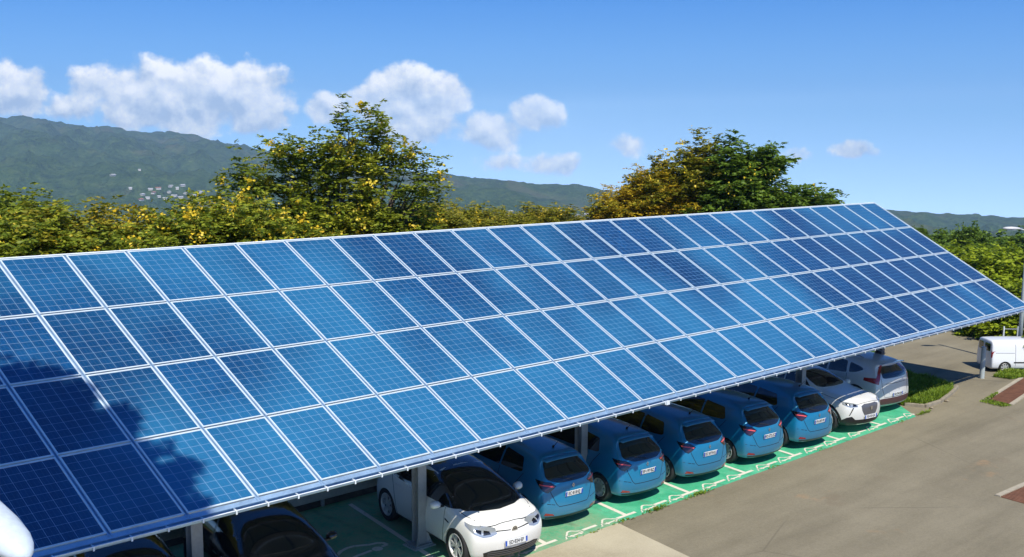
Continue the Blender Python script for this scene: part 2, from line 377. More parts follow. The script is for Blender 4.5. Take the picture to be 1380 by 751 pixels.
# ================================================================== SETTING
# --- terrain: lot level near by, falling to a valley, then the mountain flank
SIL = [(-900, 190), (-400, 168), (-100, 158), (0, 163), (45, 162), (100, 171), (200, 179), (270, 187), (320, 199), (400, 214), (470, 226), (590, 236), (650, 241), (760, 252), (830, 262), (950, 270), (1100, 280), (1200, 285), (1250, 289), (1330, 292), (1380, 294), (1700, 305), (2300, 320)]
azs = []
for px, py in SIL:
    d = pixdir(px, py); azs.append((math.atan2(d.y, d.x), d.z/math.hypot(d.x, d.y), px))
azs.sort()
def sil(a):
    if a <= azs[0][0]: return azs[0][1]-.01, azs[0][2]
    if a >= azs[-1][0]: return azs[-1][1], azs[-1][2]
    for (a0, e0, p0), (a1, e1, p1) in zip(azs, azs[1:]):
        if a <= a1: f = (a-a0)/(a1-a0); return e0+(e1-e0)*f, p0+(p1-p0)*f
def terrain():
    a0, a1 = R_(-15), R_(92)
    A = [a0+(a1-a0)*i/620 for i in range(621)] + [a1+(2*math.pi-(a1-a0))*i/60 for i in range(1, 60)]
    RR = [0.5, 20, 45, 58, 70, 90, 130, 200, 320, 500, 800, 1100, 1400] + [1400*math.exp(math.log(3.6)*i/110) for i in range(1, 100)] + [4650, 4900]
    vs = []
    for a in A:
        e, px = sil(a if a < math.pi else a-2*math.pi)
        right = min(1, max(0, (px-330)/350))
        rr_ = 4300-1500*right
        for r in RR:
            x, y = CAM.x+r*math.cos(a), CAM.y+r*math.sin(a)
            if r <= 45: z = -.03
            elif r <= 1400:
                f = (r-45)/(1355); zb = 8+1400*(-.098-.0*right)
                z = -.03+(zb+.03)*(f**.9) - 0
            else:
                zb = 8+1400*(-.098); rt = min(1, (r-1400)/(rr_-1400)); top = 8+rr_*e
                s = rt*rt*(3-2*rt); s = .55*rt+.45*s
                z = zb+(top-zb)*s
                k = math.sin(math.pi*min(1, rt))**.9 if rt < 1 else 0
                q = Vector((x/560, y/560, 3.1))
                g = 1-abs(noise.fractal(q, .9, 2.1, 3))*1.6
                g2 = 1-abs(noise.fractal(q*2.6, .9, 2.1, 5))*1.6
                z += k*(g*125*(1-.6*right)+g2*38*(1-.5*right)-105*(1-.6*right))
                z += noise.fractal(Vector((x/60, y/60, 0)), .8, 2.2, 3)*8
                if r > rr_: z = top-(r-rr_)*.12 + noise.fractal(Vector((x/160, y/160, 0)), .8, 2.2, 4)*16
            vs.append((x, y, z))
    n = len(RR); m = len(A); fs = []
    for i in range(m):
        j = (i+1) % m
        for k in range(n-1): fs.append((i*n+k, i*n+k+1, j*n+k+1, j*n+k))
    fs.append(tuple(i*n for i in range(m))[::-1])
    me = bpy.data.meshes.new('hills'); me.from_pydata(vs, [], fs); me.update()
    def fn(t, b):
        p = pos(t); n1 = t.noise(p, .0022, 6, .6); n2 = t.noise(p, .03, 7, .7); n3 = t.noise(p, .11, 4, .7)
        c = t.ramp(t.math('ADD', t.math('MULTIPLY', n2, .55), t.math('MULTIPLY', n3, .45)), [(.34, (.018, .045, .018)), (.5, (.060, .115, .034)), (.66, (.13, .19, .055))])
        fields = t.map(t.noise(p, .0045, 5, .6), .57, .64, 0, .55, True)
        c = t.mix(fields, c, (.16, .19, .065))
        c = t.mix(t.map(n1, .56, .64, 0, .35, True), c, (.20, .17, .10))
        g = t.new('ShaderNodeNewGeometry'); 
        t.l.new(c, b.inputs['Base Color']); b.inputs['Roughness'].default_value = 1; b.inputs['Specular IOR Level'].default_value = 0
        bump(t, b, t.math('ADD', n2, n3), .9, 16)
    o = meshobj('hills', me, mat('forested hillside', fn=fn), smooth=True); tag(o, kind='structure')
terrain()

# --- lot surfaces (each sheet some millimetres above the one below)
tag(sheet('asphalt_lot', [(-40, -60), (60, -60), (60, -2.6), (50, 6), (44, 12), (33, 7), (31.9, .6), (25.2, 1.2), (25.2, -3), (-40, -3)], 0.0, M_ASPH, thick=.06), kind='structure')
tag(sheet('concrete_slab', [(-30, -4.57), (10.66, -4.53), (9.3, -16), (8.6, -22), (-30, -22)], .004, M_CONC), kind='structure')
bank = MB(); bn = []
nx = 90
for i in range(nx+1):
    for j in range(14):
        x = -22+47.5*i/nx; y = .32+j*.45
        z = .02+min(j, 4)*.16+noise.fractal(Vector((x*.8, y*.8, 0)), .8, 2, 4)*.16*(j > 0)
        bn.append((x, y, z if j < 13 else -.3))
bank.add(bn, [(i*14+j, (i+1)*14+j, (i+1)*14+j+1, i*14+j+1) for i in range(nx) for j in range(13)])
tag(bank.build('earth_bank', M_SOIL, smooth=True), kind='structure')

bay = sheet('parking_bays', [(-22, .34), (25.15, .34), (24.9, -3.3), (24.62, -3.72), (23.78, -4.64), (10.72, -4.60), (-22, -4.60)], .008, M_GREEN, thick=.03)
tag(bay, kind='structure')
KX = -.107
def stem(x, y0=-4.39, y1=.05, wd=.11):
    b = MB(); top = x-KX*(y1-y0) * 1.0
    b.add([(x-wd/2, y0, .012), (x+wd/2, y0, .012), (top+wd/2, y1, .012), (top-wd/2, y1, .012)], [(0, 1, 2, 3)])
    b.add([(x-.30, y0-.075, .0122), (x+.30, y0-.075, .0122), (x+.30, y0+.01, .0122), (x-.30, y0+.01, .0122)], [(0, 1, 2, 3)])
    b.build('bay_line', M_WPAINT, bay)
TX = [-6.5, -4.3, -2.1, .1, 2.0, 4.25, 6.45, 8.70, 11.11, 13.3, 15.49, 17.66, 19.86, 22.12, 24.28]
for x in TX[:-1]: stem(x)
def glyph(cx, cy, s=1.0, flip=1, rot=0, wd=.045):
    """an electric car outline with its cable, as painted on the bays"""
    P = [(-.30, 0), (-.345, .04), (-.33, .09), (-.25, .125), (-.19, .17), (-.11, .215), (-.02, .235), (.07, .22), (.15, .17), (.20, .135), (.29, .11), (.335, .06), (.33, 0)]
    b = MB()
    def strip(pts, w, closed=False):
        pts = [Vector((p[0], p[1], 0)) for p in pts]; L = []; Rr = []
        for i, p in enumerate(pts):
            d = (pts[(i+1) % len(pts)] if (closed or i < len(pts)-1) else p)-(pts[i-1] if (closed or i > 0) else p)
            d.normalize(); nn = Vector((-d.y, d.x, 0))*w/2; L.append(p+nn); Rr.append(p-nn)
        n = len(pts); rng = n if closed else n-1
        b.add(L+Rr, [(i, (i+1) % n, n+(i+1) % n, n+i) for i in range(rng)])
    strip(P, wd/s*1.0); strip([(-.30, 0), (-.24, 0)], wd/s); strip([(-.12, 0), (.12, 0)], wd/s); strip([(.26, 0), (.33, 0)], wd/s)
    for wx in (-.18, .19): b.add([(wx+.06*math.cos(k*math.pi/5), .06*math.sin(k*math.pi/5)-.01, 0) for k in range(10)], [tuple(range(10))])
    strip([(-.33, .05), (-.44, .03), (-.48, -.04), (-.56, -.05)], wd/s*.8); 
    ca_, sa_ = math.cos(rot), math.sin(rot)
    ky = 1.45 if s < 1 else 1.0
    b.v = [(cx+(x*ca_*flip-y*sa_)*s, cy-.04*(s < 1)+(x*sa_*flip+y*ca_)*s*ky, .0125) for x, y, z in b.v]
    b.build('car_symbol', M_WPAINT, bay)
for a, c in zip(TX[2:-1], TX[3:]):
    wdt = c-a
    glyph(a+wdt*.335, -4.44, .62, wd=.032); glyph(a+wdt*.775, -4.44, .62, wd=.032)
    m = a+wdt*.535; b = MB(); b.add([(m-.21, -4.44, .012), (m+.21, -4.44, .012), (m+.21, -4.36, .012), (m-.21, -4.36, .012)], [(0, 1, 2, 3)]); b.build('dash', M_WPAINT, bay)
glyph(5.62, -2.45, 1.9, 1, R_(6), .085)

# grass verge at the end of the bays
VERGE = [(25.2, 1.2), (24.95, -3.32), (24.7, -3.74), (25.0, -4.25), (25.9, -4.28), (27.3, -4.0), (28.2, -3.75), (28.5, -3.2), (29.1, -1.2), (29.4, .8)]
sheet_o = sheet('verge', VERGE, .03, M_TURF, thick=.05); tag(sheet_o, kind='structure')
def in_poly(x, y, P):
    c = False; n = len(P)
    for i in range(n):
        x0, y0 = P[i]; x1, y1 = P[i-1]
        if (y0 > y) != (y1 > y) and x < (x1-x0)*(y-y0)/(y1-y0)+x0: c = not c
    return c
def grass(name, poly, n, h, m, seed, z0=.02):
    rs = np.random.RandomState(seed); P = np.array(poly); lo, hi = P.min(0), P.max(0); vs = []; fs = []
    k = 0
    while k < n:
        x, y = rs.uniform(lo[0], hi[0]), rs.uniform(lo[1], hi[1])
        if not in_poly(x, y, poly): continue
        k += 1
        nz = noise.noise(Vector((x*1.6, y*1.6, 0)))
        hh = h*rs.uniform(.45, 1.2)*(1+.7*nz); a = rs.uniform(0, 6.28); w_ = rs.uniform(.008, .02); l = rs.uniform(.2, .9)*hh
        dx_, dy_ = math.cos(a), math.sin(a); b = rs.uniform(0, 6.28); ex, ey = math.cos(b)*l, math.sin(b)*l
        o = len(vs)
        vs += [(x-dx_*w_, y-dy_*w_, z0), (x+dx_*w_, y+dy_*w_, z0), (x+dx_*w_*.8+ex*.4, y+dy_*w_*.8+ey*.4, z0+hh*.6), (x-dx_*w_*.8+ex*.4, y-dy_*w_*.8+ey*.4, z0+hh*.6), (x+ex, y+ey, z0+hh)]
        fs += [(o, o+1, o+2, o+3), (o+3, o+2, o+4)]
    me = bpy.data.meshes.new(name); me.from_pydata(vs, [], fs); me.update()
    return tag(meshobj(name, me, m), kind='stuff')
M_BLADE = leafmat('grass blades', [(.0, (0.088, 0.150, 0.012)), (.5, (0.213, 0.338, 0.025)), (.85, (0.375, 0.475, 0.050)), (1, (0.525, 0.450, 0.120))], .4)
o = grass('grass', VERGE, 34000, .20, M_BLADE, 3); tag(o, 'lush green grass on the verge at the end of the row', 'grass')

# kerb of the verge, broken concrete edge
kb = MB()
KP = [(24.72, -3.78), (25.0, -4.32), (25.95, -4.36), (27.35, -4.08), (28.3, -3.82)]
for (x0, y0), (x1, y1) in zip(KP, KP[1:]):
    d = Vector((x1-x0, y1-y0, 0)); L = d.length; a = math.atan2(d.y, d.x)
    kb.box(((x0+x1)/2, (y0+y1)/2, .045), (L-.03, .10, .13), Matrix.Rotation(a, 3, 'Z'))
o = kb.build('kerb', mat('old kerb', fn=weathered((.30, .26, .19), .4, 5, .95))); bevel(o, .02); tag(o, kind='structure')

# ================================================================== SOLAR CANOPY
P0 = Vector((0, 0, 5.9677)); PU = Vector((1.08, 0, 0)); PV = Vector((.2279, -1.3016, -.8013)); PN = PU.cross(-PV).normalized()
if PN.z < 0: PN = -PN
I0, I1 = -6, 27
def PP(i, v, h=0.0): return P0+PU*i+PV*v+PN*h
canopy = empty('solar_canopy', (0, 0, 0))
tag(canopy, 'long tilted solar roof of blue panels over the parked cars', 'solar canopy')
def panel_mesh(seed):
    """one module, local axes PU and PV, glass inside an aluminium frame"""
    b = MB(); gu, gv = .022, .010      # half gaps in units of the pitch
    fu, fv = .021, .016
    def q(u, v, h): return PU*u+PV*v+PN*h
    a0, a1, b0, b1 = gu, 1-gu, gv, 1-gv; c0, c1, d0, d1 = a0+fu, a1-fu, b0+fv, b1-fv
    t_, g_ = .040, .034
    vs = [q(a0, b0, t_), q(a1, b0, t_), q(a1, b1, t_), q(a0, b1, t_), q(c0, d0, t_), q(c1, d0, t_), q(c1, d1, t_), q(c0, d1, t_),
          q(a0, b0, 0), q(a1, b0, 0), q(a1, b1, 0), q(a0, b1, 0), q(c0, d0, g_), q(c1, d0, g_), q(c1, d1, g_), q(c0, d1, g_)]
    fr = [(0, 1, 5, 4), (1, 2, 6, 5), (2, 3, 7, 6), (3, 0, 4, 7), (0, 8, 9, 1), (1, 9, 10, 2), (2, 10, 11, 3), (3, 11, 8, 0), (8, 11, 10, 9),
          (4, 5, 13, 12), (5, 6, 14, 13), (6, 7, 15, 14), (7, 4, 12, 15)]
    me = bpy.data.meshes.new('solar_panel'); me.from_pydata([tuple(v) for v in vs], [], fr+[(12, 13, 14, 15)])
    mi = [0]*len(fr)+[1]; me.polygons.foreach_set('material_index', mi)
    uv = me.uv_layers.new(name='UVMap'); UVC = {12: (0, 0), 13: (1, 0), 14: (1, 1), 15: (0, 1)}
    for p in me.polygons:
        for li in p.loop_indices:
            vi = me.loops[li].vertex_index; uv.data[li].uv = UVC.get(vi, (0, 0)) if p.material_index == 1 else (0, 0)
    bm = bmesh.new(); bm.from_mesh(me); bmesh.ops.recalc_face_normals(bm, faces=bm.faces); bm.to_mesh(me); bm.free()
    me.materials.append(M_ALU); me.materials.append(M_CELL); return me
pm = panel_mesh(0)
slots = [(i, v) for v in range(4) for i in range(I0, I1)]
slots.sort(key=lambda s: (PP(s[0]+.5, s[1]+.5)-CAM).length + (1000 if (s[0] < -1 or (s[0] < 0 and s[1] == 0)) else 0))
rp = random.Random(5)
for s in slots[:100]:
    o = bpy.data.objects.new('solar_panel', pm); o.location = PP(*s); link(o, canopy)
rest = slots[100:]
bmr = bmesh.new()
for s in rest:
    mm = pm.copy(); mm.transform(Matrix.Translation(PP(*s))); bmr.from_mesh(mm); bpy.data.meshes.remove(mm)
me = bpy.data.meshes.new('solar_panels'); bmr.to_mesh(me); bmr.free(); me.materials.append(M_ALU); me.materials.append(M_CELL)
o = link(bpy.data.objects.new('solar_panels', me), canopy); tag(o, kind='stuff')
# rails under the column joints, their dark ends sticking out at the eave
for i in range(I0, I1+1):
    b = MB(); a, c = PP(i, -.01, -.035), PP(i, 4.035, -.035)
    for side in (-.021, .021):
        b.hexa([a+PU*(side-.008)+PN*0, a+PU*(side+.008), c+PU*(side+.008), c+PU*(side-.008)] + [a+PU*(side-.008)+PN*.066, a+PU*(side+.008)+PN*.066, c+PU*(side+.008)+PN*.066, c+PU*(side-.008)+PN*.066])
    b.hexa([p+PN*(-.0) for p in (a-PU*.012, a+PU*.012, c+PU*.012, c-PU*.012)]+[p+PN*.045 for p in (a-PU*.012, a+PU*.012, c+PU*.012, c-PU*.012)])
    b.build('panel_rail', M_RAIL, canopy)
# eave flashing, ridge cap
b = MB(); a, c = PP(I0, 4.0, .0), PP(I1, 4.0, .0); e = PV*.052
b.hexa([a, c, c+e, a+e]+[p+PN*.022 for p in (a, c, c+e, a+e)]); b.build('eave_flashing', M_GUT, canopy)
b = MB(); a, c = PP(I0, -.015, .0), PP(I1, -.015, .0); e = PV*.018
b.hexa([a, c, c+e, a+e]+[p+PN*.045 for p in (a, c, c+e, a+e)]); b.build('ridge_cap', M_BRK, canopy)
b = MB(); a, c = PP(I1, -.01, -.02), PP(I1, 4.03, -.02); e = PU*.02
b.hexa([a+PU*.0215, a+e+PU*.0215, c+e+PU*.0215, c+PU*.0215]+[p+PN*.062 for p in (a+PU*.0215, a+e+PU*.0215, c+e+PU*.0215, c+PU*.0215)]); b.build('end_flashing', M_BRK, canopy)
# half-round gutter, hung a little lower than the eave
gy = PP(0, 4.0).y-.075; gz = PP(0, 4.0).z-.055
x0, x1 = PP(I0, 4).x-.1, PP(I1, 4).x+.12
b = MB(); prof = [(math.cos(t)*.062, math.sin(t)*.062) for t in [math.pi+math.pi*k/10 for k in range(11)]]
pr = [(y, z) for y, z in prof]+[(y*.93, z*.93) for y, z in reversed(prof)]
n = len(pr)
b.add([(x0, gy+y, gz+z) for y, z in pr]+[(x1, gy+y, gz+z) for y, z in pr], [(k, (k+1) % n, n+(k+1) % n, n+k) for k in range(n)]+[tuple(range(n))[::-1], tuple(range(n, 2*n))])
b.build('gutter', M_GUT, canopy, smooth=False)
b = MB(); b.tube([(x0, gy-.064, gz+.003), (x1, gy-.064, gz+.003)], .009, 8); b.build('gutter_lip', M_BRK, canopy, True)
k = 0; x = x0+.2
while x < x1:
    b = MB(); b.box((x, gy-.071, gz-.022), (.022, .012, .062)); b.box((x, gy-.002, gz+.006), (.02, .14, .008))
    b.build('gutter_bracket', M_BRK, canopy); x += .505
b = MB(); b.box((11.35-.1, gy-.08, gz-.02), (.10, .05, .08)); b.build('gutter_joint', M_BRK, canopy)
# corner plate at the far end
b = MB(); q0 = PP(I1, 4); b.hexa([q0+Vector((.05, -.12, -.02)), q0+Vector((.20, -.10, -.02)), q0+Vector((.14, .1, -.16)), q0+Vector((-.1, .0, -.20))]+[q0+Vector((.05, -.12, .02)), q0+Vector((.20, -.10, .02)), q0+Vector((.14, .1, -.12)), q0+Vector((-.1, .0, -.14))])
b.build('corner_plate', mat('pale green metal', fn=weathered((.35, .62, .60), .2, 4, .5)), canopy)
# purlins (row-joint ones added to block sun through the panel gaps) and posts
for v in (.25, 1.0, 2.0, 3.0, 3.8):
    b = MB(); a, c = PP(I0, v, -.1), PP(I1, v, -.1)
    hw = PV.normalized()*.035
    b.hexa([a-hw-PN*.12, c-hw-PN*.12, c+hw-PN*.12, a+hw-PN*.12]+[a-hw+PN*.06, c-hw+PN*.06, c+hw+PN*.06, a+hw+PN*.06]); b.build('purlin', M_STEEL, canopy)
slope = PV-PU*(.2279/1.08); sdn = slope.normalized()
def post(x, dark=False):
    m = M_DSTEEL if dark else M_STEEL
    yp = -2.81; zt = 5.9677+(yp/-1.3016)*(-.8013)-.26
    e = MB(); bw, bd = .20, .22       # rolled I section: two flanges and a web
    e.box((x, yp-bd/2+.008, zt/2), (bw, .016, zt)); e.box((x, yp+bd/2-.008, zt/2), (bw, .016, zt)); e.box((x, yp, zt/2), (.012, bd-.034, zt-.004))
    o = e.build('post', m, canopy)
    g = MB(); g.tube([(x+.105, yp-.05, .25), (x+.105, yp-.05, zt-.4)], .022, 8); g.build('downpipe', M_LAMP, o, True)
    g = MB()
    g.hexa([(x-.21, yp-.19, .022), (x+.21, yp-.19, .022), (x+.21, yp+.19, .022), (x-.21, yp+.19, .022), (x-.21, yp-.19, .07), (x+.21, yp-.19, .07), (x+.21, yp+.19, .07), (x-.21, yp+.19, .07)])
    for sx in (-1, 1):
        g.add([(x+sx*.10, yp-.11, .07), (x+sx*.20, yp-.17, .07), (x+sx*.20, yp-.155, .07), (x+sx*.10, yp-.095, .07), (x+sx*.10, yp-.11, .34), (x+sx*.105, yp-.113, .34), (x+sx*.105, yp-.098, .34), (x+sx*.10, yp-.095, .34)], [(0, 1, 5, 4), (3, 2, 6, 7), (1, 2, 6, 5), (4, 5, 6, 7), (0, 3, 7, 4)])
    for sx in (-.15, .15):
        for sy in (-.14, .14): g.tube([(x+sx, yp+sy, .07), (x+sx, yp+sy, .10)], .018, 6)
    g.build('base_plate', m, o)
    g = MB(); g.box((x, yp, .01), (.52, .44, .05)); bevel(g.build('footing', M_RAILW, o), .015)
    r = MB(); a = Vector((x, -.5, 5.9677-.5*.6156-.24)); c = Vector((x, -4.75, 5.9677-4.75*.6156-.24))
    nn = Vector((0, .52, .85)).normalized()*.11; sx = Vector((.07, 0, 0))
    r.hexa([a-nn-sx, a-nn+sx, c-nn*.6+sx, c-nn*.6-sx, a+nn-sx, a+nn+sx, c+nn+sx, c+nn-sx]); r.build('rafter', m, canopy)
    r = MB(); r.tube([(x, yp+.1, 2.4), (x, yp+1.35, 5.9677+(yp+1.35)*.6156-.34)], .05, 6); r.build('brace', m, canopy)
for x, dk in ((2.06, False), (6.73, False), (11.33, False), (20.36, False), (24.87, True)): post(x, dk)
r = MB(); r.box((20.25, -3.15, 2.78), (.9, .10, .22)); r.build('cross_beam', M_DSTEEL, canopy)

# low barrier behind the cars
bar = empty('guard_rail', (0, .28, 0)); tag(bar, 'low pale guard rail along the back of the covered bays', 'guard rail')
b = MB(); b.box((1.5, 0, .32), (47, .05, .27)); o = b.build('beam', M_RAILW, bar); bevel(o, .012)
for x in [-20+2.2*k for k in range(21)]:
    b = MB(); b.box((x, .06, .20), (.07, .06, .44)); b.build('support', M_STEEL, bar)

# ================================================================== CARS
def lerp_tab(tab, x):
    if x <= tab[0][0]: return tab[0][1]
    for (a, b), (c, d) in zip(tab, tab[1:]):
        if x <= c:
            f = (x-a)/(c-a); return b+(d-b)*f
    return tab[-1][1]
def car_body(S):
    """control cage of a car body as the skin of a box lattice, smoothed with two levels of subdivision"""
    L, Wd = S['L'], S['W']/2
    xs = S['stations']; nx = len(xs); K = 7; cols = (-1, -.55, 0, .55, 1)
    top, belt, plan = S['top'], S['belt'], S['plan']
    def section(x, i):
        zt = lerp_tab(top, x); zb = lerp_tab(belt, x); wp = lerp_tab(plan, x)*Wd; zf = S.get('floor', .20)
        g = (zt-zb)/(S['H']-S['beltH'])
        pts = [(wp*.90, zf), (wp*.975, zf+.10), (wp*1.0, zf+.30), (wp*.995, min(.72, zb-.14))]
        if g > .12:
            gg = min(1, g); wr = S['roofw']/2
            yb = wp*S.get('yb', .93); yt = yb+(wr*min(1, lerp_tab(plan, x)+.03)-yb)*gg**.8
            pts += [(yb, zb), ((yb+yt)/2+.022*gg, (zb+zt-.05)/2), (yt, zt-.055*gg-.01)]
        else:
            zh = min(zb, zt); pts += [(wp*.93, zh-.035), (wp*.84, zh-.005), (wp*.62, zt+.0)]
        return pts, zt
    front, rear = S['front'], S['rear']      # x offset of each row at the two ends
    V = {}; vs = []
    def key(i, j, k):
        if (i, j, k) in V: return V[(i, j, k)]
        x = xs[i]; pts, zt = section(x, i); c = cols[j]
        y, z = pts[min(k, 6)]; xx = x
        endf = 1.0 if i in (0, nx-1) else (.45 if i in (1, nx-2) else 0)
        if k in (0, 6) or i in (0, nx-1):
            if abs(c) < 1:
                if k == 6 or (k == 0): z = z+(zt-z)*(1-c*c)**.8 if k == 6 else z
            y = y*c
        else: y = y*c
        off = (rear if i <= 1 else front)
        if i in (0, 1): xx = x+rear[k]*endf + (S.get('rbow', .10)*(c*c)*endf)
        elif i in (nx-1, nx-2): xx = x+front[k]*endf - (S.get('fbow', .16)*(c*c)*endf)
        if k == 6 and i in (0, nx-1): pass
        V[(i, j, k)] = len(vs); vs.append((xx, y, z)); return V[(i, j, k)]
    fs = []
    for i in range(nx-1):
        for j in range(4):
            fs.append((key(i, j, 6), key(i+1, j, 6), key(i+1, j+1, 6), key(i, j+1, 6)))
            fs.append((key(i, j, 0), key(i, j+1, 0), key(i+1, j+1, 0), key(i+1, j, 0)))
        for k in range(6):
            fs.append((key(i, 0, k), key(i+1, 0, k), key(i+1, 0, k+1), key(i, 0, k+1)))
            fs.append((key(i, 4, k), key(i, 4, k+1), key(i+1, 4, k+1), key(i+1, 4, k)))
    for i in (0, nx-1):
        for j in range(4):
            for k in range(6):
                f = (key(i, j, k), key(i, j+1, k), key(i, j+1, k+1), key(i, j, k+1)); fs.append(f)
    me = bpy.data.meshes.new('body'); me.from_pydata(vs, [], fs); me.update()
    bm = bmesh.new(); bm.from_mesh(me); bmesh.ops.recalc_face_normals(bm, faces=bm.faces); bm.to_mesh(me); bm.free()
    o = bpy.data.objects.new('tmp', me); COL.objects.link(o)
    s = o.modifiers.new('s', 'SUBSURF'); s.levels = 3; s.render_levels = 3
    dg = bpy.context.evaluated_depsgraph_get(); me2 = bpy.data.meshes.new_from_object(o.evaluated_get(dg)); 
    bpy.data.objects.remove(o); return me2
def arch_cut(me, wheels, r, halfw):
    """cut the wheel wells out of the body"""
    me.materials.clear(); o = bpy.data.objects.new('tmp', me); COL.objects.link(o)
    me.materials.append(MATS['tmpa']); me.materials.append(M_WELL)
    cm = MB()
    for x in wheels:
        for s in (-1, 1):
            n = 40; ring = [(x+r*math.cos(t*2*math.pi/n), r*.98*math.sin(t*2*math.pi/n)+.31) for t in range(n)]
            y0, y1 = s*(halfw-.30), s*(halfw+.2)
            vs = [(a, y0, b) for a, b in ring]+[(a, y1, b) for a, b in ring]
            cm.add(vs, [(k, (k+1) % n, n+(k+1) % n, n+k) for k in range(n)]+[tuple(range(n)), tuple(range(n, 2*n))[::-1]], 1)
    c = cm.build('tmpc', [MATS['tmpa'], M_WELL])
    m = o.modifiers.new('b', 'BOOLEAN'); m.object = c; m.operation = 'DIFFERENCE'; m.solver = 'EXACT'
    dg = bpy.context.evaluated_depsgraph_get(); me2 = bpy.data.meshes.new_from_object(o.evaluated_get(dg))
    bpy.data.objects.remove(o); bpy.data.objects.remove(c); return me2
mat('tmpa', (.5, .5, .5))
class Skin:
    """projects outlines on the body surface as thin fitted pieces (glass, lamps, gaps)"""
    def __init__(s, me):
        s.bvh = BVHTree.FromPolygons([v.co.copy() for v in me.vertices], [tuple(p.vertices) for p in me.polygons])
    def piece(s, name, poly, axis, m, parent, off=.004, step=.07, origin=None, smooth=True, depth=.012):
        cen = None
        if isinstance(axis, tuple):      # (end, side, angle, cx, cy): looked at from outside across a corner; a > 0 runs towards the flank
            en, sd_, an, cx_, cy_ = axis; d = Vector((-en*math.cos(an), -sd_*math.sin(an), 0)); e1 = Vector((-d.y, d.x, 0))
            if e1.y*sd_ < 0: e1 = -e1
            e2 = Vector((0, 0, 1)); cen = e1*e1.dot(Vector((cx_, sd_*cy_, 0)))
        A = {'left': (Vector((1, 0, 0)), Vector((0, 0, 1)), Vector((0, -1, 0))), 'right': (Vector((1, 0, 0)), Vector((0, 0, 1)), Vector((0, 1, 0))),
             'rear': (Vector((0, 1, 0)), Vector((0, 0, 1)), Vector((1, 0, 0))), 'front': (Vector((0, 1, 0)), Vector((0, 0, 1)), Vector((-1, 0, 0))),
             'top': (Vector((1, 0, 0)), Vector((0, 1, 0)), Vector((0, 0, -1)))}
        if isinstance(axis, str): e1, e2, d = A[axis]; cen = Vector()
        bm = bmesh.new(); vv = [bm.verts.new(cen+e1*a+e2*b_) for a, b_ in poly]; bm.faces.new(vv)
        bmesh.ops.triangulate(bm, faces=bm.faces)
        for e in (e1, e2):
            cs = [v.co.dot(e) for v in bm.verts]; a = math.ceil(min(cs)/step)*step
            while a < max(cs):
                bmesh.ops.bisect_plane(bm, geom=bm.verts[:]+bm.edges[:]+bm.faces[:], plane_co=e*a, plane_no=e); a += step
        for v in bm.verts:
            h, nrm, idx, dist = s.bvh.ray_cast(v.co-d*6, d)
            if h is None:
                h, nrm, idx, dist = s.bvh.find_nearest(v.co-d*1.0)
            if nrm.dot(d) > 0: nrm = -nrm
            v.co = h+nrm*off
        bmesh.ops.recalc_face_normals(bm, faces=bm.faces)
        ff = bm.faces[:]
        if sum(f.normal.dot(d)*f.calc_area() for f in ff) > 0: bmesh.ops.reverse_faces(bm, faces=ff)
        be = [e for e in bm.edges if e.is_boundary]
        r = bmesh.ops.extrude_edge_only(bm, edges=be)
        for v in [g for g in r['geom'] if isinstance(g, bmesh.types.BMVert)]: v.co += d*depth
        me = bpy.data.meshes.new(name); bm.to_mesh(me); bm.free()
        o = meshobj(name, me, m, parent); 
        autosmooth(me, 40) if smooth else None
        return o
    def seam(s, name, pts, axis, parent, wd=.012, m=None):
        """a narrow gap drawn as a fitted strip"""
        P = [Vector((a, b_)) for a, b_ in pts]; Lf = []; Rt = []
        for i, p in enumerate(P):
            d = (P[min(i+1, len(P)-1)]-P[max(i-1, 0)]).normalized(); nn = Vector((-d.y, d.x))*wd/2; Lf.append(p+nn); Rt.append(p-nn)
        return s.piece(name, [tuple(p) for p in Lf]+[tuple(p) for p in reversed(Rt)], axis, m or M_SEAM, parent, off=.002, step=.12, depth=.004)
def round_poly(P, r=.03, n=3):
    out = []; m = len(P)
    for i in range(m):
        p = Vector(P[i]); a = Vector(P[i-1])-p; b = Vector(P[(i+1) % m])-p
        rr = min(r, a.length*.45, b.length*.45); s = p+a.normalized()*rr; e = p+b.normalized()*rr
        for k in range(n+1):
            t = k/n; out.append(tuple(s*(1-t)**2+p*2*t*(1-t)+e*t*t))
    return out
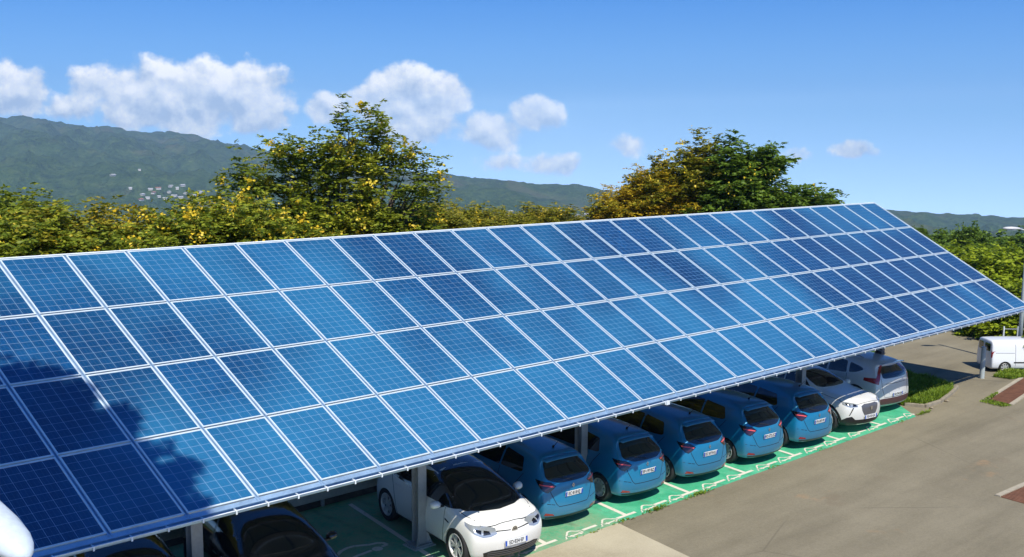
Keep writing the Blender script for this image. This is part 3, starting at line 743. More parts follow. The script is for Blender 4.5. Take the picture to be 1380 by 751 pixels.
def wheel_meshes(r, wd, spokes, twin=False, dark=False, cover=False):
    b = MB(); ri = r*.68
    b.lathe([(ri, -wd/2+.012), (r*.92, -wd/2), (r*.985, -wd/2+.02), (r, -wd/4), (r, wd/4), (r*.985, wd/2-.02), (r*.92, wd/2), (ri, wd/2-.012), (ri, -wd/2+.012)], 36)
    tyre = b.mesh('wheel')
    b = MB(); b.lathe([(ri*1.03, wd/2-.016), (ri*.97, wd/2-.006), (ri*.90, wd/2-.025), (ri*.86, 0.0)], 36)
    b.lathe([(0, wd/2-.022), (ri*.16, wd/2-.024), (ri*.22, wd/2-.04), (ri*.22, 0)], 24)
    for k in range(spokes):
        a = 2*math.pi*k/spokes
        for da in ((-.13, .13) if twin else (0,)):
            ww = ri*(.085 if twin else .15)
            ca_, sa_ = math.cos(a), math.sin(a); cb_, sb_ = math.cos(a+da*1.7), math.sin(a+da*1.7)
            p0 = Vector((ca_*ri*.12, 0, sa_*ri*.12)); p1 = Vector((cb_*ri*.93, 0, sb_*ri*.93)); d = (p1-p0).normalized(); nn = Vector((-d.z, 0, d.x))*ww
            yo, yi = wd/2-.026, wd/2-.06
            b.hexa([p0-nn+Vector((0, yi, 0)), p0+nn+Vector((0, yi, 0)), p1+nn*1.15+Vector((0, yi, 0)), p1-nn*1.15+Vector((0, yi, 0)),
                    p0-nn+Vector((0, yo, 0)), p0+nn+Vector((0, yo, 0)), p1+nn*.95+Vector((0, yo, 0)), p1-nn*.95+Vector((0, yo, 0))])
    rim = b.mesh('rim')
    b = MB(); b.lathe([(0, wd/2-.085), (ri*.88, wd/2-.085)], 24)
    disc = b.mesh('brake_disc')
    autosmooth(tyre, 40); autosmooth(rim, 40); return tyre, rim, disc
def text_mesh(body, size, m, parent, loc, rot, name='plate_number', sx=1.0, ext=.001):
    c = bpy.data.curves.new('t', 'FONT'); c.body = body; c.size = size; c.align_x = 'CENTER'; c.align_y = 'CENTER'; c.extrude = ext; c.offset = size*.012
    o = bpy.data.objects.new('t', c); COL.objects.link(o)
    dg = bpy.context.evaluated_depsgraph_get(); me = bpy.data.meshes.new_from_object(o.evaluated_get(dg)); bpy.data.objects.remove(o)
    me.name = name
    me.materials.clear(); me.transform(Matrix.Diagonal((sx, 1, 1, 1)))
    q = meshobj(name, me, m, parent); q.location = loc; q.rotation_euler = rot; return q
def plate(parent, skin, x_side, z, txt, tilt=0.0, yoff=0, wd=.50, ht=.11):
    """number plate on the nose (+1) or tail (-1)"""
    d = Vector((-x_side, 0, 0)); h, nrm, i, dist = skin.bvh.ray_cast(Vector((4*x_side, yoff, z)), d)
    x = h.x+x_side*.022
    rx = Matrix.Rotation(tilt*x_side, 4, 'Y')
    b = MB(); b.box((0, 0, 0), (.012, wd, ht)); o = b.build('number_plate', M_PLATE, parent); bevel(o, .003, 1); o.location = (x, yoff, z); o.rotation_euler = (0, tilt*x_side, 0)
    b = MB(); 
    s = -1 if x_side > 0 else 1
    for e in (-1, 1):
        b = MB(); b.box((x_side*.0065, e*(wd/2-.022), 0), (.003, .04, ht*.94)); b.build('blue_band', M_PBLUE, o)
    ry = (math.pi/2, 0, math.pi/2) if x_side > 0 else (math.pi/2, 0, -math.pi/2)
    text_mesh(txt, ht*.92, M_INK, o, (x_side*.0085, 0, 0), ry, sx=.80)
    return o
def mirror(skin, root, S, m, mcap=None):
    x, z = S['mirror']
    for s in (-1, 1):
        h, nrm, i, d = skin.bvh.ray_cast(Vector((x, s*3, z-.03)), Vector((0, -s, 0))); y = h.y
        b = MB(); prof = []
        n = 10
        # a rounded wedge: lofted ellipses across
        rings = []
        for (t, rx, rz) in ((0, .045, .035), (.04, .085, .062), (.11, .10, .078), (.17, .085, .070), (.205, .04, .04)):
            rings.append([(x-.02+rx*math.cos(a)+t*-.12, y+s*(.06+t), z+.03+rz*math.sin(a)) for a in [2*math.pi*k/12 for k in range(12)]])
        vs = [p for r in rings for p in r]; fs = []
        for i in range(len(rings)-1):
            for k in range(12): fs.append((i*12+k, i*12+(k+1) % 12, (i+1)*12+(k+1) % 12, (i+1)*12+k))
        fs += [tuple(range(12)), tuple(range(48, 60))]
        b.add(vs, fs); o = b.build('wing_mirror', mcap or m, root, True)
        b = MB(); b.box((x-.01, y+s*.045, z-.01), (.08, .12, .028)); b.build('mirror_arm', M_TRIM, o)
def make_car(name, S):
    root = empty(name)
    raw = car_body(S); skin = Skin(raw)
    wx = S['wheels']; wr = S['wr']; wd = .20
    body = arch_cut(raw, wx, wr+.045, S['W']/2)
    body.name = 'body'; body.materials.clear(); body.materials.append(S['paint']); body.materials.append(M_WELL)
    autosmooth(body, 32)
    bo = link(bpy.data.objects.new('body', body), root)
    tyre, rim, disc = wheel_meshes(wr, wd, S.get('spokes', 8), S.get('twin', False))
    for x in wx:
        for s in (-1, 1):
            w_ = bpy.data.objects.new('wheel', tyre); link(w_, root); w_.location = (x, s*(S['W']/2-.108), wr)
            if s < 0: w_.rotation_euler = (0, 0, math.pi)
            if not w_.data.materials: w_.data.materials.append(M_TIRE)
            r_ = bpy.data.objects.new('rim', rim); link(r_, w_)
            if not rim.materials: rim.materials.append(S.get('rim', M_RIM))
            d_ = bpy.data.objects.new('brake_disc', disc); link(d_, w_)
            if not disc.materials: disc.materials.append(M_WELL)
    for nm, ax, poly, m in S['glass']:
        for a in ({'side': ('left', 'right')}.get(ax, (ax,))): skin.piece(nm, round_poly(poly, .05), a, m, root)
    for nm, ax, poly, m, off in S.get('bits', []):
        for a in ({'side': ('left', 'right')}.get(ax, (ax,))): skin.piece(nm, poly, a, m, root, off=off, step=.05)
    for nm, ang, poly, m, off in S.get('corner', []):      # pieces seen along a diagonal, both corners
        for s in (-1, 1): skin.piece(nm, poly, (ang[0], s, ang[1], ang[2], ang[3]), m, root, off=off, step=.03)
    for ax, pts in S.get('seams', []):
        for a in ({'side': ('left', 'right')}.get(ax, (ax,))): skin.seam('panel_gap', pts, a, bo, S.get('seamw', .012))
    for x, z in S.get('handles', []):
        for s in (-1, 1):
            h, nrm, i, d = skin.bvh.ray_cast(Vector((x, s*3, z)), Vector((0, -s, 0)))
            b = MB(); b.box((x, h.y+s*.018, z), (.20, .022, .030)); o = b.build('door_handle', S.get('handle_m', S['paint']), root); bevel(o, .008)
    mirror(skin, root, S, S['paint'], S.get('mirror_m'))
    return root, skin, bo
def std_shapes(S):
    return S
def arc(cx, cz, r, a0, a1, n=12): return [(cx+r*math.cos(R_(a0+(a1-a0)*k/n)), cz+r*math.sin(R_(a0+(a1-a0)*k/n))) for k in range(n+1)]

# ---- blue electric supermini (rear towards the lot)
ZOE = dict(L=4.06, W=1.66, H=1.56, beltH=.98, roofw=.92, yb=.875, paint=P_BLUE, wheels=(-1.28, 1.30), wr=.31, spokes=9, twin=False,
  stations=[-2.03, -1.80, -1.50, -1.15, -.70, -.15, .30, .62, .95, 1.22, 1.55, 1.82, 2.02],
  top=[(-2.03, 1.40), (-1.86, 1.445), (-1.5, 1.515), (-1.0, 1.575), (-.3, 1.60), (.25, 1.555), (.62, 1.40), (.98, 1.20), (1.24, 1.045), (1.55, .975), (1.85, .86), (2.02, .74)],
  belt=[(-2.03, 1.07), (-1.4, 1.07), (-.8, 1.02), (.3, .97), (1.0, .94), (1.3, .955), (1.7, .86), (2.02, .74)],
  plan=[(-2.03, .88), (-1.75, .96), (-1.3, 1.0), (0, 1.0), (1.2, 1.0), (1.6, .965), (1.85, .90), (2.02, .76)],
  rear=[.07, .0, -.02, .02, .05, .27, .47], front=[-.05, .0, .02, .01, -.04, -.08, -.14], rbow=.13, fbow=.26,
  mirror=(.86, 1.0), handles=[(-.02, .90)],
  glass=[('side_window', 'side', [(-.28, 1.03), (-.30, 1.40), (.18, 1.42), (.50, 1.31), (.98, 1.045), (.95, 1.02)], M_GLASS),
         ('side_window', 'side', [(-1.14, 1.10), (-1.02, 1.35), (-.36, 1.40), (-.34, 1.035), (-1.05, 1.065)], M_GLASS),
         ('rear_window', 'rear', [(-.55, 1.05), (-.585, 1.11), (-.45, 1.355), (.45, 1.355), (.585, 1.11), (.55, 1.05), (.34, .985), (-.34, .985)], M_GLASS),
         ('windscreen', 'front', [(-.66, 1.10), (-.52, 1.46), (.52, 1.46), (.66, 1.10), (.3, 1.065), (-.3, 1.065)], M_GLASS)],
  bits=[('reflector', 'rear', [(-.68, .325), (-.66, .385), (-.51, .355), (-.47, .315)], M_RED, .006), ('reflector', 'rear', [(.68, .325), (.66, .385), (.51, .355), (.47, .315)], M_RED, .006),
        ('rear_valance', 'rear', [(-.62, .20), (-.66, .29), (.66, .29), (.62, .20)], M_TRIM, .004),
        ('grille', 'front', [(-.5, .34), (-.55, .45), (.55, .45), (.5, .34)], M_TRIM, .004),
        ('sill', 'side', [(-.90, .19), (-.90, .26), (.90, .26), (.90, .19)], M_TRIM, .004)],
  corner=[('tail_light', (-1, R_(35), -1.93, .70), [(-.24, .93), (-.12, 1.01), (.02, 1.035), (.20, 1.05), (.13, .93), (.03, .83), (-.06, .80), (-.16, .86)], M_GLOSSB, .004)],
  seams=[('side', [(-.32, 1.02), (-.34, .6), (-.34, .30)]), ('side', [(.88, .96), (.92, .70), (.86, .45), (.80, .28)]), ('side', [(-1.18, 1.06), (-1.02, .86), (-.92, .66), (-.86, .46), (-.80, .28)]), ('side', [(-.80, .27), (.82, .27)]),
         ('rear', [(-.56, .98), (-.54, .80), (-.43, .56), (-.37, .50), (.37, .50), (.43, .56), (.54, .80), (.56, .98)]), ('rear', [(-.80, .62), (-.62, .58), (-.47, .55)]), ('rear', [(.80, .62), (.62, .58), (.47, .55)]),
         ('front', [(-.62, .80), (0, .74), (.62, .80)])])
zoe, zs, zb = make_car('blue_hatchback', ZOE)
# red inner diamond of the lamps
for s in (1, -1):
    cn = (-1, s, R_(35), -1.93, .70)
    zs.piece('lamp_lens', [(-.19, .93), (-.10, .98), (.10, 1.02), (.08, .93), (.01, .86), (-.06, .83), (-.13, .87)], cn, M_DRED, zoe, off=.007, step=.03)
    zs.piece('lamp_bar', [(-.20, .925), (-.08, .955), (.11, .975), (.10, .955), (-.08, .93), (-.18, .905)], cn, mat('bright lamp bar', (.75, .10, .10), .2), zoe, off=.010, step=.03)
# roof spoiler, antenna, badge, wiper
b = MB()
sp = []
for y in (-.47, -.35, 0, .35, .47):
    x = -1.60+.05*abs(y)/.56*1.2
    sp += [(x+.14, y, 1.478-.055*(y/.56)**2), (x-.13, y, 1.435-.06*(y/.56)**2), (x-.125, y, 1.415-.06*(y/.56)**2), (x+.1, y, 1.40-.05*(y/.56)**2)]
b.add(sp, [(i*4+k, i*4+(k+1) % 4, (i+1)*4+(k+1) % 4, (i+1)*4+k) for i in range(4) for k in range(4)]+[(0, 1, 2, 3), (16, 17, 18, 19)])
b.build('roof_spoiler', P_BLUE, zoe, True)
b = MB(); b.tube([(-1.28, 0, 1.53), (-1.30, 0, 1.575)], .025, 8); b.tube([(-1.30, 0, 1.56), (-1.46, 0, 1.72)], [.008, .004], 6); b.build('antenna', M_TRIM, zoe)
h = zs.bvh.ray_cast(Vector((-4, 0, .90)), Vector((1, 0, 0)))[0]
b = MB(); b.add([(h.x-.018, 0, .95), (h.x-.018, .035, .90), (h.x-.022, 0, .85), (h.x-.018, -.035, .90), (h.x-.02, 0, .925), (h.x-.02, .018, .90), (h.x-.02, 0, .875), (h.x-.02, -.018, .90)], [(0, 1, 5, 4), (1, 2, 6, 5), (2, 3, 7, 6), (3, 0, 4, 7)])
b.build('badge', M_CHROME, zoe)
zs.piece('screen_wiper', [(-.02, 1.02), (.30, 1.085), (.31, 1.075), (0, 1.0)], 'rear', M_TRIM, zoe, off=.012)
zpl = plate(zoe, zs, -1, .745, 'EC·818·EJ', .12, wd=.46)
index_kids()
RB = R_(84)
ZC = [(10.00, -2.12), (12.25, -2.20), (14.42, -2.32), (16.70, -2.40), (18.93, -2.48)]
ZL = ['blue hatchback parked tail out right beside the white hatchback with black bonnet glass', 'blue hatchback parked tail out, second of the blue row from the white hatchback',
      'blue hatchback parked tail out in the middle of the blue row', 'blue hatchback parked tail out between the middle blue car and the last one', 'blue hatchback parked tail out next to the white crossover with nose out']
PT = ['EC·818·EJ', 'EF·197·BZ', 'EC·873·KL', 'FD·572·ZC', 'FA·307·PE']
for n_, ((x, y), lb) in enumerate(zip(ZC, ZL)):
    o = zoe if n_ == 0 else copy_tree(zoe)
    o.location = (x, y, .012); o.rotation_euler = (0, 0, RB+R_((.0, .6, -.8, .5, -.4)[n_]))
    tag(o, lb, 'car', 'blue hatchbacks in the covered bays')
    if n_ > 0:
        for ch in o.children:
            if ch.name.startswith('number_plate'):
                for g in ch.children:
                    if g.name.startswith('plate_number'):
                        t_ = text_mesh(PT[n_], .11*.92, M_INK, ch, g.location.copy(), g.rotation_euler.copy(), sx=.80); bpy.data.objects.remove(g)

# ---- white electric hatchback with dark bonnet-to-roof glass, nose out
IDC = dict(L=4.26, W=1.81, H=1.56, beltH=1.0, roofw=1.16, paint=P_WHITE, wheels=(-1.36, 1.38), wr=.36, spokes=5, twin=True, rim=M_RIM,
  stations=[-2.12, -1.92, -1.6, -1.15, -.65, -.1, .40, .80, 1.12, 1.36, 1.66, 1.92, 2.12],
  top=[(-2.12, 1.42), (-1.9, 1.47), (-1.5, 1.535), (-.9, 1.585), (-.3, 1.59), (.20, 1.55), (.65, 1.37), (1.05, 1.17), (1.36, 1.035), (1.66, .965), (1.92, .875), (2.12, .77)],
  belt=[(-2.12, 1.10), (-1.5, 1.08), (-.8, 1.01), (.3, .97), (1.0, .96), (1.36, .975), (1.7, .92), (1.95, .845), (2.12, .77)],
  plan=[(-2.12, .88), (-1.9, .95), (-1.4, 1.0), (0, .99), (1.36, 1.0), (1.7, .965), (1.95, .93), (2.12, .85)],
  rear=[.05, .0, -.01, .02, .05, .18, .30], front=[-.08, -.01, .02, .02, -.02, -.06, -.12], rbow=.14, fbow=.20,
  mirror=(.84, 1.0), handles=[(.06, .90), (-.92, .92)],
  glass=[('side_window', 'side', [(-.20, 1.00), (-.22, 1.42), (.15, 1.43), (.50, 1.32), (.98, 1.06), (1.02, 1.0)], M_GLASS),
         ('side_window', 'side', [(-1.20, 1.10), (-1.05, 1.36), (-.28, 1.41), (-.26, 1.01), (-1.0, 1.05)], M_GLASS),
         ('rear_window', 'rear', [(-.62, 1.10), (-.50, 1.36), (.50, 1.36), (.62, 1.10)], M_GLASS),
         ('windscreen', 'top', [(1.52, -.40), (1.58, 0), (1.52, .40), (1.38, .66), (1.10, .76), (.66, .70), (.24, .60), (.20, .3), (.18, 0), (.20, -.3), (.24, -.60), (.66, -.70), (1.10, -.76), (1.38, -.66)], M_GLASS)],
  bits=[('tail_light', 'rear', [(-.84, .90), (-.84, 1.0), (-.45, .98), (-.45, .92)], M_RED, .005), ('tail_light', 'rear', [(.84, .90), (.84, 1.0), (.45, .98), (.45, .92)], M_RED, .005),
        ('lower_grille', 'front', [(-.60, .235), (-.64, .36), (-.50, .40), (.50, .40), (.64, .36), (.60, .235)], M_TRIM, .005),
        ('side_sill', 'side', [(-.96, .19), (-.96, .30), (.96, .30), (.96, .19)], M_TRIM, .004),
        ('wing_flash', 'side', [(.98, .80), (1.14, .76), (1.12, .74), (.98, .77)], M_TRIM, .005),
        ('black_roof', 'top', [(.17, -.55), (.15, 0), (.17, .55), (-1.60, .55), (-1.60, -.55)], M_GLOSSB, .003),
        ('black_pillar', 'side', [(1.30, 1.03), (1.0, 1.0), (.50, 1.33), (.14, 1.45), (.14, 1.51), (.50, 1.43), (.90, 1.24)], M_GLOSSB, .003)],
  corner=[('headlight', (1, R_(35), 1.98, .70), [(-.30, .71), (-.26, .77), (-.05, .815), (.32, .89), (.31, .84), (.12, .725), (-.04, .665), (-.18, .67)], M_HEAD, .006)],
  seams=[('side', [(-.24, 1.0), (-.26, .6), (-.24, .31)]), ('side', [(.92, .98), (.96, .70), (.93, .45), (.88, .31)]), ('side', [(-1.22, 1.09), (-1.06, .84), (-.96, .60), (-.90, .31)]),
         ('top', [(1.80, -.60), (1.88, -.3), (1.90, 0), (1.88, .3), (1.80, .60), (1.5, .72), (1.3, .74)]), ('top', [(1.3, -.74), (1.5, -.72), (1.80, -.60)])],
  mirror_m=None)
idc, isk, ib = make_car('white_hatchback', IDC)
idc.location = (7.72, -2.74, .012); idc.rotation_euler = (0, 0, R_(-96))
tag(idc, 'white hatchback with black glass bonnet edge parked nose out beside the front steel post', 'car')
for s in (1, -1):
    for P in ([(-.18, .71), (-.15, .75), (-.04, .765), (-.04, .70)], [(.0, .715), (.0, .77), (.12, .80), (.10, .76)]): isk.piece('headlight_core', P, (1, s, R_(35), 1.98, .70), M_GLOSSB, idc, off=.009, step=.03)
    isk.seam('nose_line', [(s*.08, .735), (s*.34, .745), (s*.60, .735)], 'front', idc, .014)
# slats of the lower grille, round emblem with its strokes
for z in (.275, .315, .355): isk.piece('grille_slat', [(-.56, z), (-.56, z+.012), (.56, z+.012), (.56, z)], 'front', mat('slat', (.10, .10, .105), .4), idc, off=.012, step=.08)
h = isk.bvh.ray_cast(Vector((4, 0, .735)), Vector((-1, 0, 0)))[0]
b = MB(); n = 28
for r0, r1 in ((.068, .058),):
    b.add([(h.x+.018, r*math.cos(2*math.pi*k/n), .735+r*math.sin(2*math.pi*k/n)) for r in (r0, r1) for k in range(n)], [(k, (k+1) % n, n+(k+1) % n, n+k) for k in range(n)])
def stroke(b, p, q, wd, x):
    p, q = Vector(p), Vector(q); d = (q-p).normalized(); nn = Vector((-d.y, d.x))*wd/2
    b.add([(x, *(p+nn)), (x, *(p-nn)), (x, *(q-nn)), (x, *(q+nn))], [(0, 1, 2, 3)])
xx = h.x+.019; zc = .735
for s in (-1, 1):
    stroke(b, (s*.022, zc+.055), (0, zc+.010), .010, xx); stroke(b, (s*.048, zc+.032), (s*.024, zc-.045), .010, xx+.0005); stroke(b, (s*.024, zc-.045), (0, zc+.002), .010, xx+.001)
b.build('emblem', M_CHROME, idc)
b = MB(); b.lathe([(0, 0), (.058, 0)], 24); me = b.mesh('emblem_disc'); me.transform(Matrix.Rotation(math.pi/2, 4, 'Z')); o = meshobj('emblem_disc', me, M_GLOSSB, idc); o.location = (h.x+.012, 0, .735)
plate(idc, isk, 1, .52, 'ED·824·EF', -.04, wd=.52)

# ---- white crossover, nose out
PEU = dict(L=4.30, W=1.80, H=1.55, beltH=1.02, roofw=1.14, paint=P_WHITE, wheels=(-1.28, 1.32), wr=.345, spokes=5,
  stations=[-2.12, -1.95, -1.6, -1.15, -.65, -.1, .25, .55, .86, 1.15, 1.55, 1.90, 2.14],
  top=[(-2.12, 1.36), (-1.9, 1.43), (-1.5, 1.50), (-.9, 1.545), (-.3, 1.555), (.10, 1.50), (.50, 1.29), (.86, 1.10), (1.1, 1.055), (1.6, 1.02), (1.92, .965), (2.14, .90)],
  belt=[(-2.12, 1.08), (-1.5, 1.08), (-.8, 1.03), (.3, .99), (.9, .985), (1.15, 1.0), (1.6, .97), (1.95, .93), (2.14, .88)],
  plan=[(-2.12, .88), (-1.9, .95), (-1.4, 1.0), (0, .98), (1.3, 1.0), (1.75, .965), (1.98, .90), (2.14, .80)],
  rear=[.05, .0, -.01, .02, .05, .18, .32], front=[-.08, -.01, .02, .03, .02, -.03, -.08], rbow=.12, fbow=.20, floor=.24,
  mirror=(.62, 1.02), handles=[(-.1, .92), (-.98, .94)],
  glass=[('side_window', 'side', [(-.28, 1.05), (-.30, 1.40), (.05, 1.41), (.36, 1.28), (.70, 1.07), (.70, 1.04)], M_GLASS),
         ('side_window', 'side', [(-1.22, 1.13), (-1.06, 1.35), (-.36, 1.39), (-.34, 1.055), (-1.0, 1.09)], M_GLASS),
         ('rear_window', 'rear', [(-.62, 1.10), (-.50, 1.34), (.50, 1.34), (.62, 1.10)], M_GLASS),
         ('windscreen', 'top', [(.84, -.45), (.88, 0), (.84, .45), (.74, .60), (.45, .585), (.15, .51), (.10, .28), (.09, 0), (.10, -.28), (.15, -.51), (.45, -.585), (.74, -.60)], M_GLASS)],
  bits=[('grille', 'front', [(-.24, .55), (-.33, .68), (-.36, .82), (-.24, .86), (.24, .86), (.36, .82), (.33, .68), (.24, .55)], mat('grille mesh', (.16, .16, .17), .4, .5), .006),
        ('lower_intake', 'front', [(-.48, .30), (-.50, .43), (.50, .43), (.48, .30)], M_TRIM, .006),
        ('wheel_arch_trim', 'side', arc(1.32, .345, .47, 0, 180)+arc(1.32, .345, .40, 180, 0), M_TRIM, .006),
        ('wheel_arch_trim', 'side', arc(-1.28, .345, .47, 0, 180)+arc(-1.28, .345, .40, 180, 0), M_TRIM, .006),
        ('side_sill', 'side', [(-.82, .23), (-.82, .38), (.86, .38), (.86, .23)], M_TRIM, .004)],
  corner=[('headlight', (1, R_(38), 2.0, .72), [(-.24, .80), (-.22, .86), (-.02, .895), (.22, .93), (.18, .85), (-.02, .79)], M_HEAD, .006),
          ('headlight_core', (1, R_(38), 2.0, .72), [(-.20, .81), (-.18, .85), (-.10, .87), (-.08, .81)], M_GLOSSB, .009),
          ('headlight_core', (1, R_(38), 2.0, .72), [(-.02, .82), (-.01, .87), (.12, .895), (.10, .85)], M_GLOSSB, .009),
          ('bumper_corner', (1, R_(40), 2.0, .74), [(-.26, .28), (-.20, .42), (-.08, .53), (.06, .50), (.22, .40), (.24, .26), (0, .25)], M_TRIM, .005),
          ('running_light', (1, R_(38), 2.0, .72), [(-.12, .78), (-.085, .78), (.02, .56), (-.005, .56)], M_GLOSSB, .006)],
  seams=[('side', [(-.32, 1.04), (-.34, .6), (-.32, .38)]), ('side', [(.70, 1.0), (.76, .70), (.74, .38)]), ('side', [(-1.22, 1.1), (-1.04, .84), (-.92, .58), (-.86, .38)]), ('top', [(1.95, -.70), (2.03, -.4), (2.06, 0), (2.03, .4), (1.95, .70)]), ('top', [(.9, .74), (1.4, .76), (1.9, .72)]), ('top', [(.9, -.74), (1.4, -.76), (1.9, -.72)])])
peu, ps, pb = make_car('white_crossover', PEU)
peu.location = (21.32, -2.52, .012); peu.rotation_euler = (0, 0, R_(-97)); tag(peu, 'white crossover car parked nose out between a blue hatchback and a silver white estate', 'car')
h = ps.bvh.ray_cast(Vector((4, 0, .73)), Vector((-1, 0, 0)))[0]
b = MB(); b.add([(h.x+.02, -.05, .79), (h.x+.02, .05, .79), (h.x+.02, .045, .71), (h.x+.02, 0, .67), (h.x+.02, -.045, .71)], [(0, 1, 2, 3, 4)]); b.build('badge', M_CHROME, peu)
plate(peu, ps, 1, .50, 'FE·410·GA', -.02, wd=.52)

# ---- silver white compact SUV, tail out
VOL = dict(L=4.43, W=1.87, H=1.66, beltH=1.08, roofw=1.18, paint=P_PEARL, wheels=(-1.33, 1.37), wr=.36, spokes=5,
  stations=[-2.20, -2.04, -1.7, -1.2, -.7, -.1, .35, .70, 1.0, 1.25, 1.65, 1.98, 2.21],
  top=[(-2.20, 1.46), (-1.95, 1.55), (-1.5, 1.61), (-.9, 1.66), (-.3, 1.665), (.20, 1.61), (.62, 1.38), (.98, 1.16), (1.2, 1.12), (1.7, 1.06), (1.98, 1.0), (2.21, .90)],
  belt=[(-2.20, 1.14), (-1.5, 1.15), (-.8, 1.09), (.3, 1.05), (1.0, 1.04), (1.25, 1.06), (1.7, 1.02), (1.98, .96), (2.21, .88)],
  plan=[(-2.20, .90), (-2.0, .96), (-1.4, 1.0), (0, .985), (1.3, 1.0), (1.75, .965), (2.0, .90), (2.21, .80)],
  rear=[.05, .0, -.01, .01, .04, .16, .30], front=[-.08, -.01, .02, .03, .02, -.03, -.08], rbow=.13, fbow=.20, floor=.24,
  mirror=(.74, 1.08), handles=[(0, .97), (-.92, .99)],
  glass=[('side_window', 'side', [(-.24, 1.10), (-.26, 1.49), (.12, 1.50), (.44, 1.36), (.80, 1.12), (.80, 1.09)], M_GLASS),
         ('side_window', 'side', [(-.96, 1.13), (-.90, 1.46), (-.32, 1.49), (-.30, 1.10)], M_GLASS),
         ('side_window', 'side', [(-1.52, 1.30), (-1.44, 1.36), (-1.0, 1.45), (-1.05, 1.15), (-1.3, 1.20)], M_GLASS),
         ('rear_window', 'rear', [(-.60, 1.12), (-.54, 1.42), (.54, 1.42), (.60, 1.12), (.5, 1.09), (-.5, 1.09)], M_GLASS),
         ('windscreen', 'top', [(.96, -.5), (1.0, 0), (.96, .5), (.84, .62), (.50, .60), (.26, .54), (.2, 0), (.26, -.54), (.50, -.60), (.84, -.62)], M_GLASS)],
  bits=[('rear_bumper_trim', 'rear', [(-.88, .30), (-.88, .47), (-.6, .50), (.6, .50), (.88, .47), (.88, .30)], mat('reddish shade trim', (.075, .030, .032), .5), .005),
        ('rear_valance', 'rear', [(-.66, .22), (-.70, .31), (.70, .31), (.66, .22)], M_STEEL, .007),
        ('wheel_arch_trim', 'side', arc(1.37, .36, .475, 0, 180)+arc(1.37, .36, .415, 180, 0), M_TRIM, .006),
        ('wheel_arch_trim', 'side', arc(-1.33, .36, .475, 0, 180)+arc(-1.33, .36, .415, 180, 0), M_TRIM, .006),
        ('side_sill', 'side', [(-.86, .23), (-.86, .36), (.90, .36), (.90, .23)], M_TRIM, .004)],
  corner=[('tail_light', (-1, R_(40), -2.06, .80), [(-.02, .93), (-.06, 1.10), (-.10, 1.26), (-.20, 1.46), (-.13, 1.47), (.0, 1.27), (.06, 1.12), (.34, 1.09), (.36, 1.0), (.12, .96)], M_RED, .006)],
  seams=[('side', [(-.28, 1.08), (-.30, .6), (-.28, .36)]), ('side', [(.80, 1.06), (.86, .70), (.82, .36)]), ('side', [(-.98, 1.12), (-1.0, .88), (-.92, .60), (-.88, .36)]), ('rear', [(-.66, 1.10), (-.64, .80), (-.56, .53), (.56, .53), (.64, .80), (.66, 1.10)]), ('rear', [(-.5, .93), (.5, .93)])])
vol, vk, vb = make_car('silver_suv', VOL)
vol.location = (23.92, -1.86, .012); vol.rotation_euler = (0, 0, R_(85)); tag(vol, 'silver white estate with tall red lamps parked tail out next to the grass', 'car')
plate(vol, vk, -1, .60, 'GB·296·KM', .04, wd=.50)
for s in (-1, 1):
    b = MB(); b.tube([(-1.35, s*.56, 1.615), (-1.2, s*.57, 1.665), (-.3, s*.585, 1.70), (.1, s*.57, 1.665), (.2, s*.56, 1.62)], .014, 6); b.build('roof_rail', M_STEEL, vol)
b = MB(); b.box((-1.93, 0, 1.50), (.20, 1.10, .03), Matrix.Rotation(.16, 3, 'Y')); o = b.build('roof_spoiler', P_PEARL, vol); bevel(o, .014)

# ---- dark cars at the left end and a silver one far behind
DRK = dict(IDC); DRK.update(paint=P_BLACK, rim=M_RIMD, twin=False, spokes=5, wheels=(-1.30, 1.34), mirror_m=P_BLACK)
DRK['bits'] = [('lower_grille', 'front', [(-.60, .26), (-.64, .46), (.64, .46), (.60, .26)], M_TRIM, .005), ('tail_light', 'rear', [(-.84, .90), (-.84, 1.0), (-.45, .98), (-.45, .92)], M_RED, .005), ('tail_light', 'rear', [(.84, .90), (.84, 1.0), (.45, .98), (.45, .92)], M_RED, .005)]
DRK['glass'] = [g for g in IDC['glass'][:3]]+[('windscreen', 'top', [(1.16, -.42), (1.20, 0), (1.16, .42), (1.02, .62), (.60, .60), (.26, .54), (.20, .3), (.18, 0), (.20, -.3), (.26, -.54), (.60, -.60), (1.02, -.62)], M_GLASS)]
drk, ds, db = make_car('black_hatchback', DRK)
drk.location = (3.42, -2.55, .012); drk.rotation_euler = (0, 0, R_(-96)); tag(drk, 'black hatchback parked nose out left of the empty green bay', 'car')
plate(drk, ds, 1, .52, 'DX·605·LT', 0, wd=.52)
index_kids()
d2 = copy_tree(drk); d2.location = (1.0, -2.35, .012); tag(d2, 'black car half hidden under the shaded left end of the solar roof', 'car')

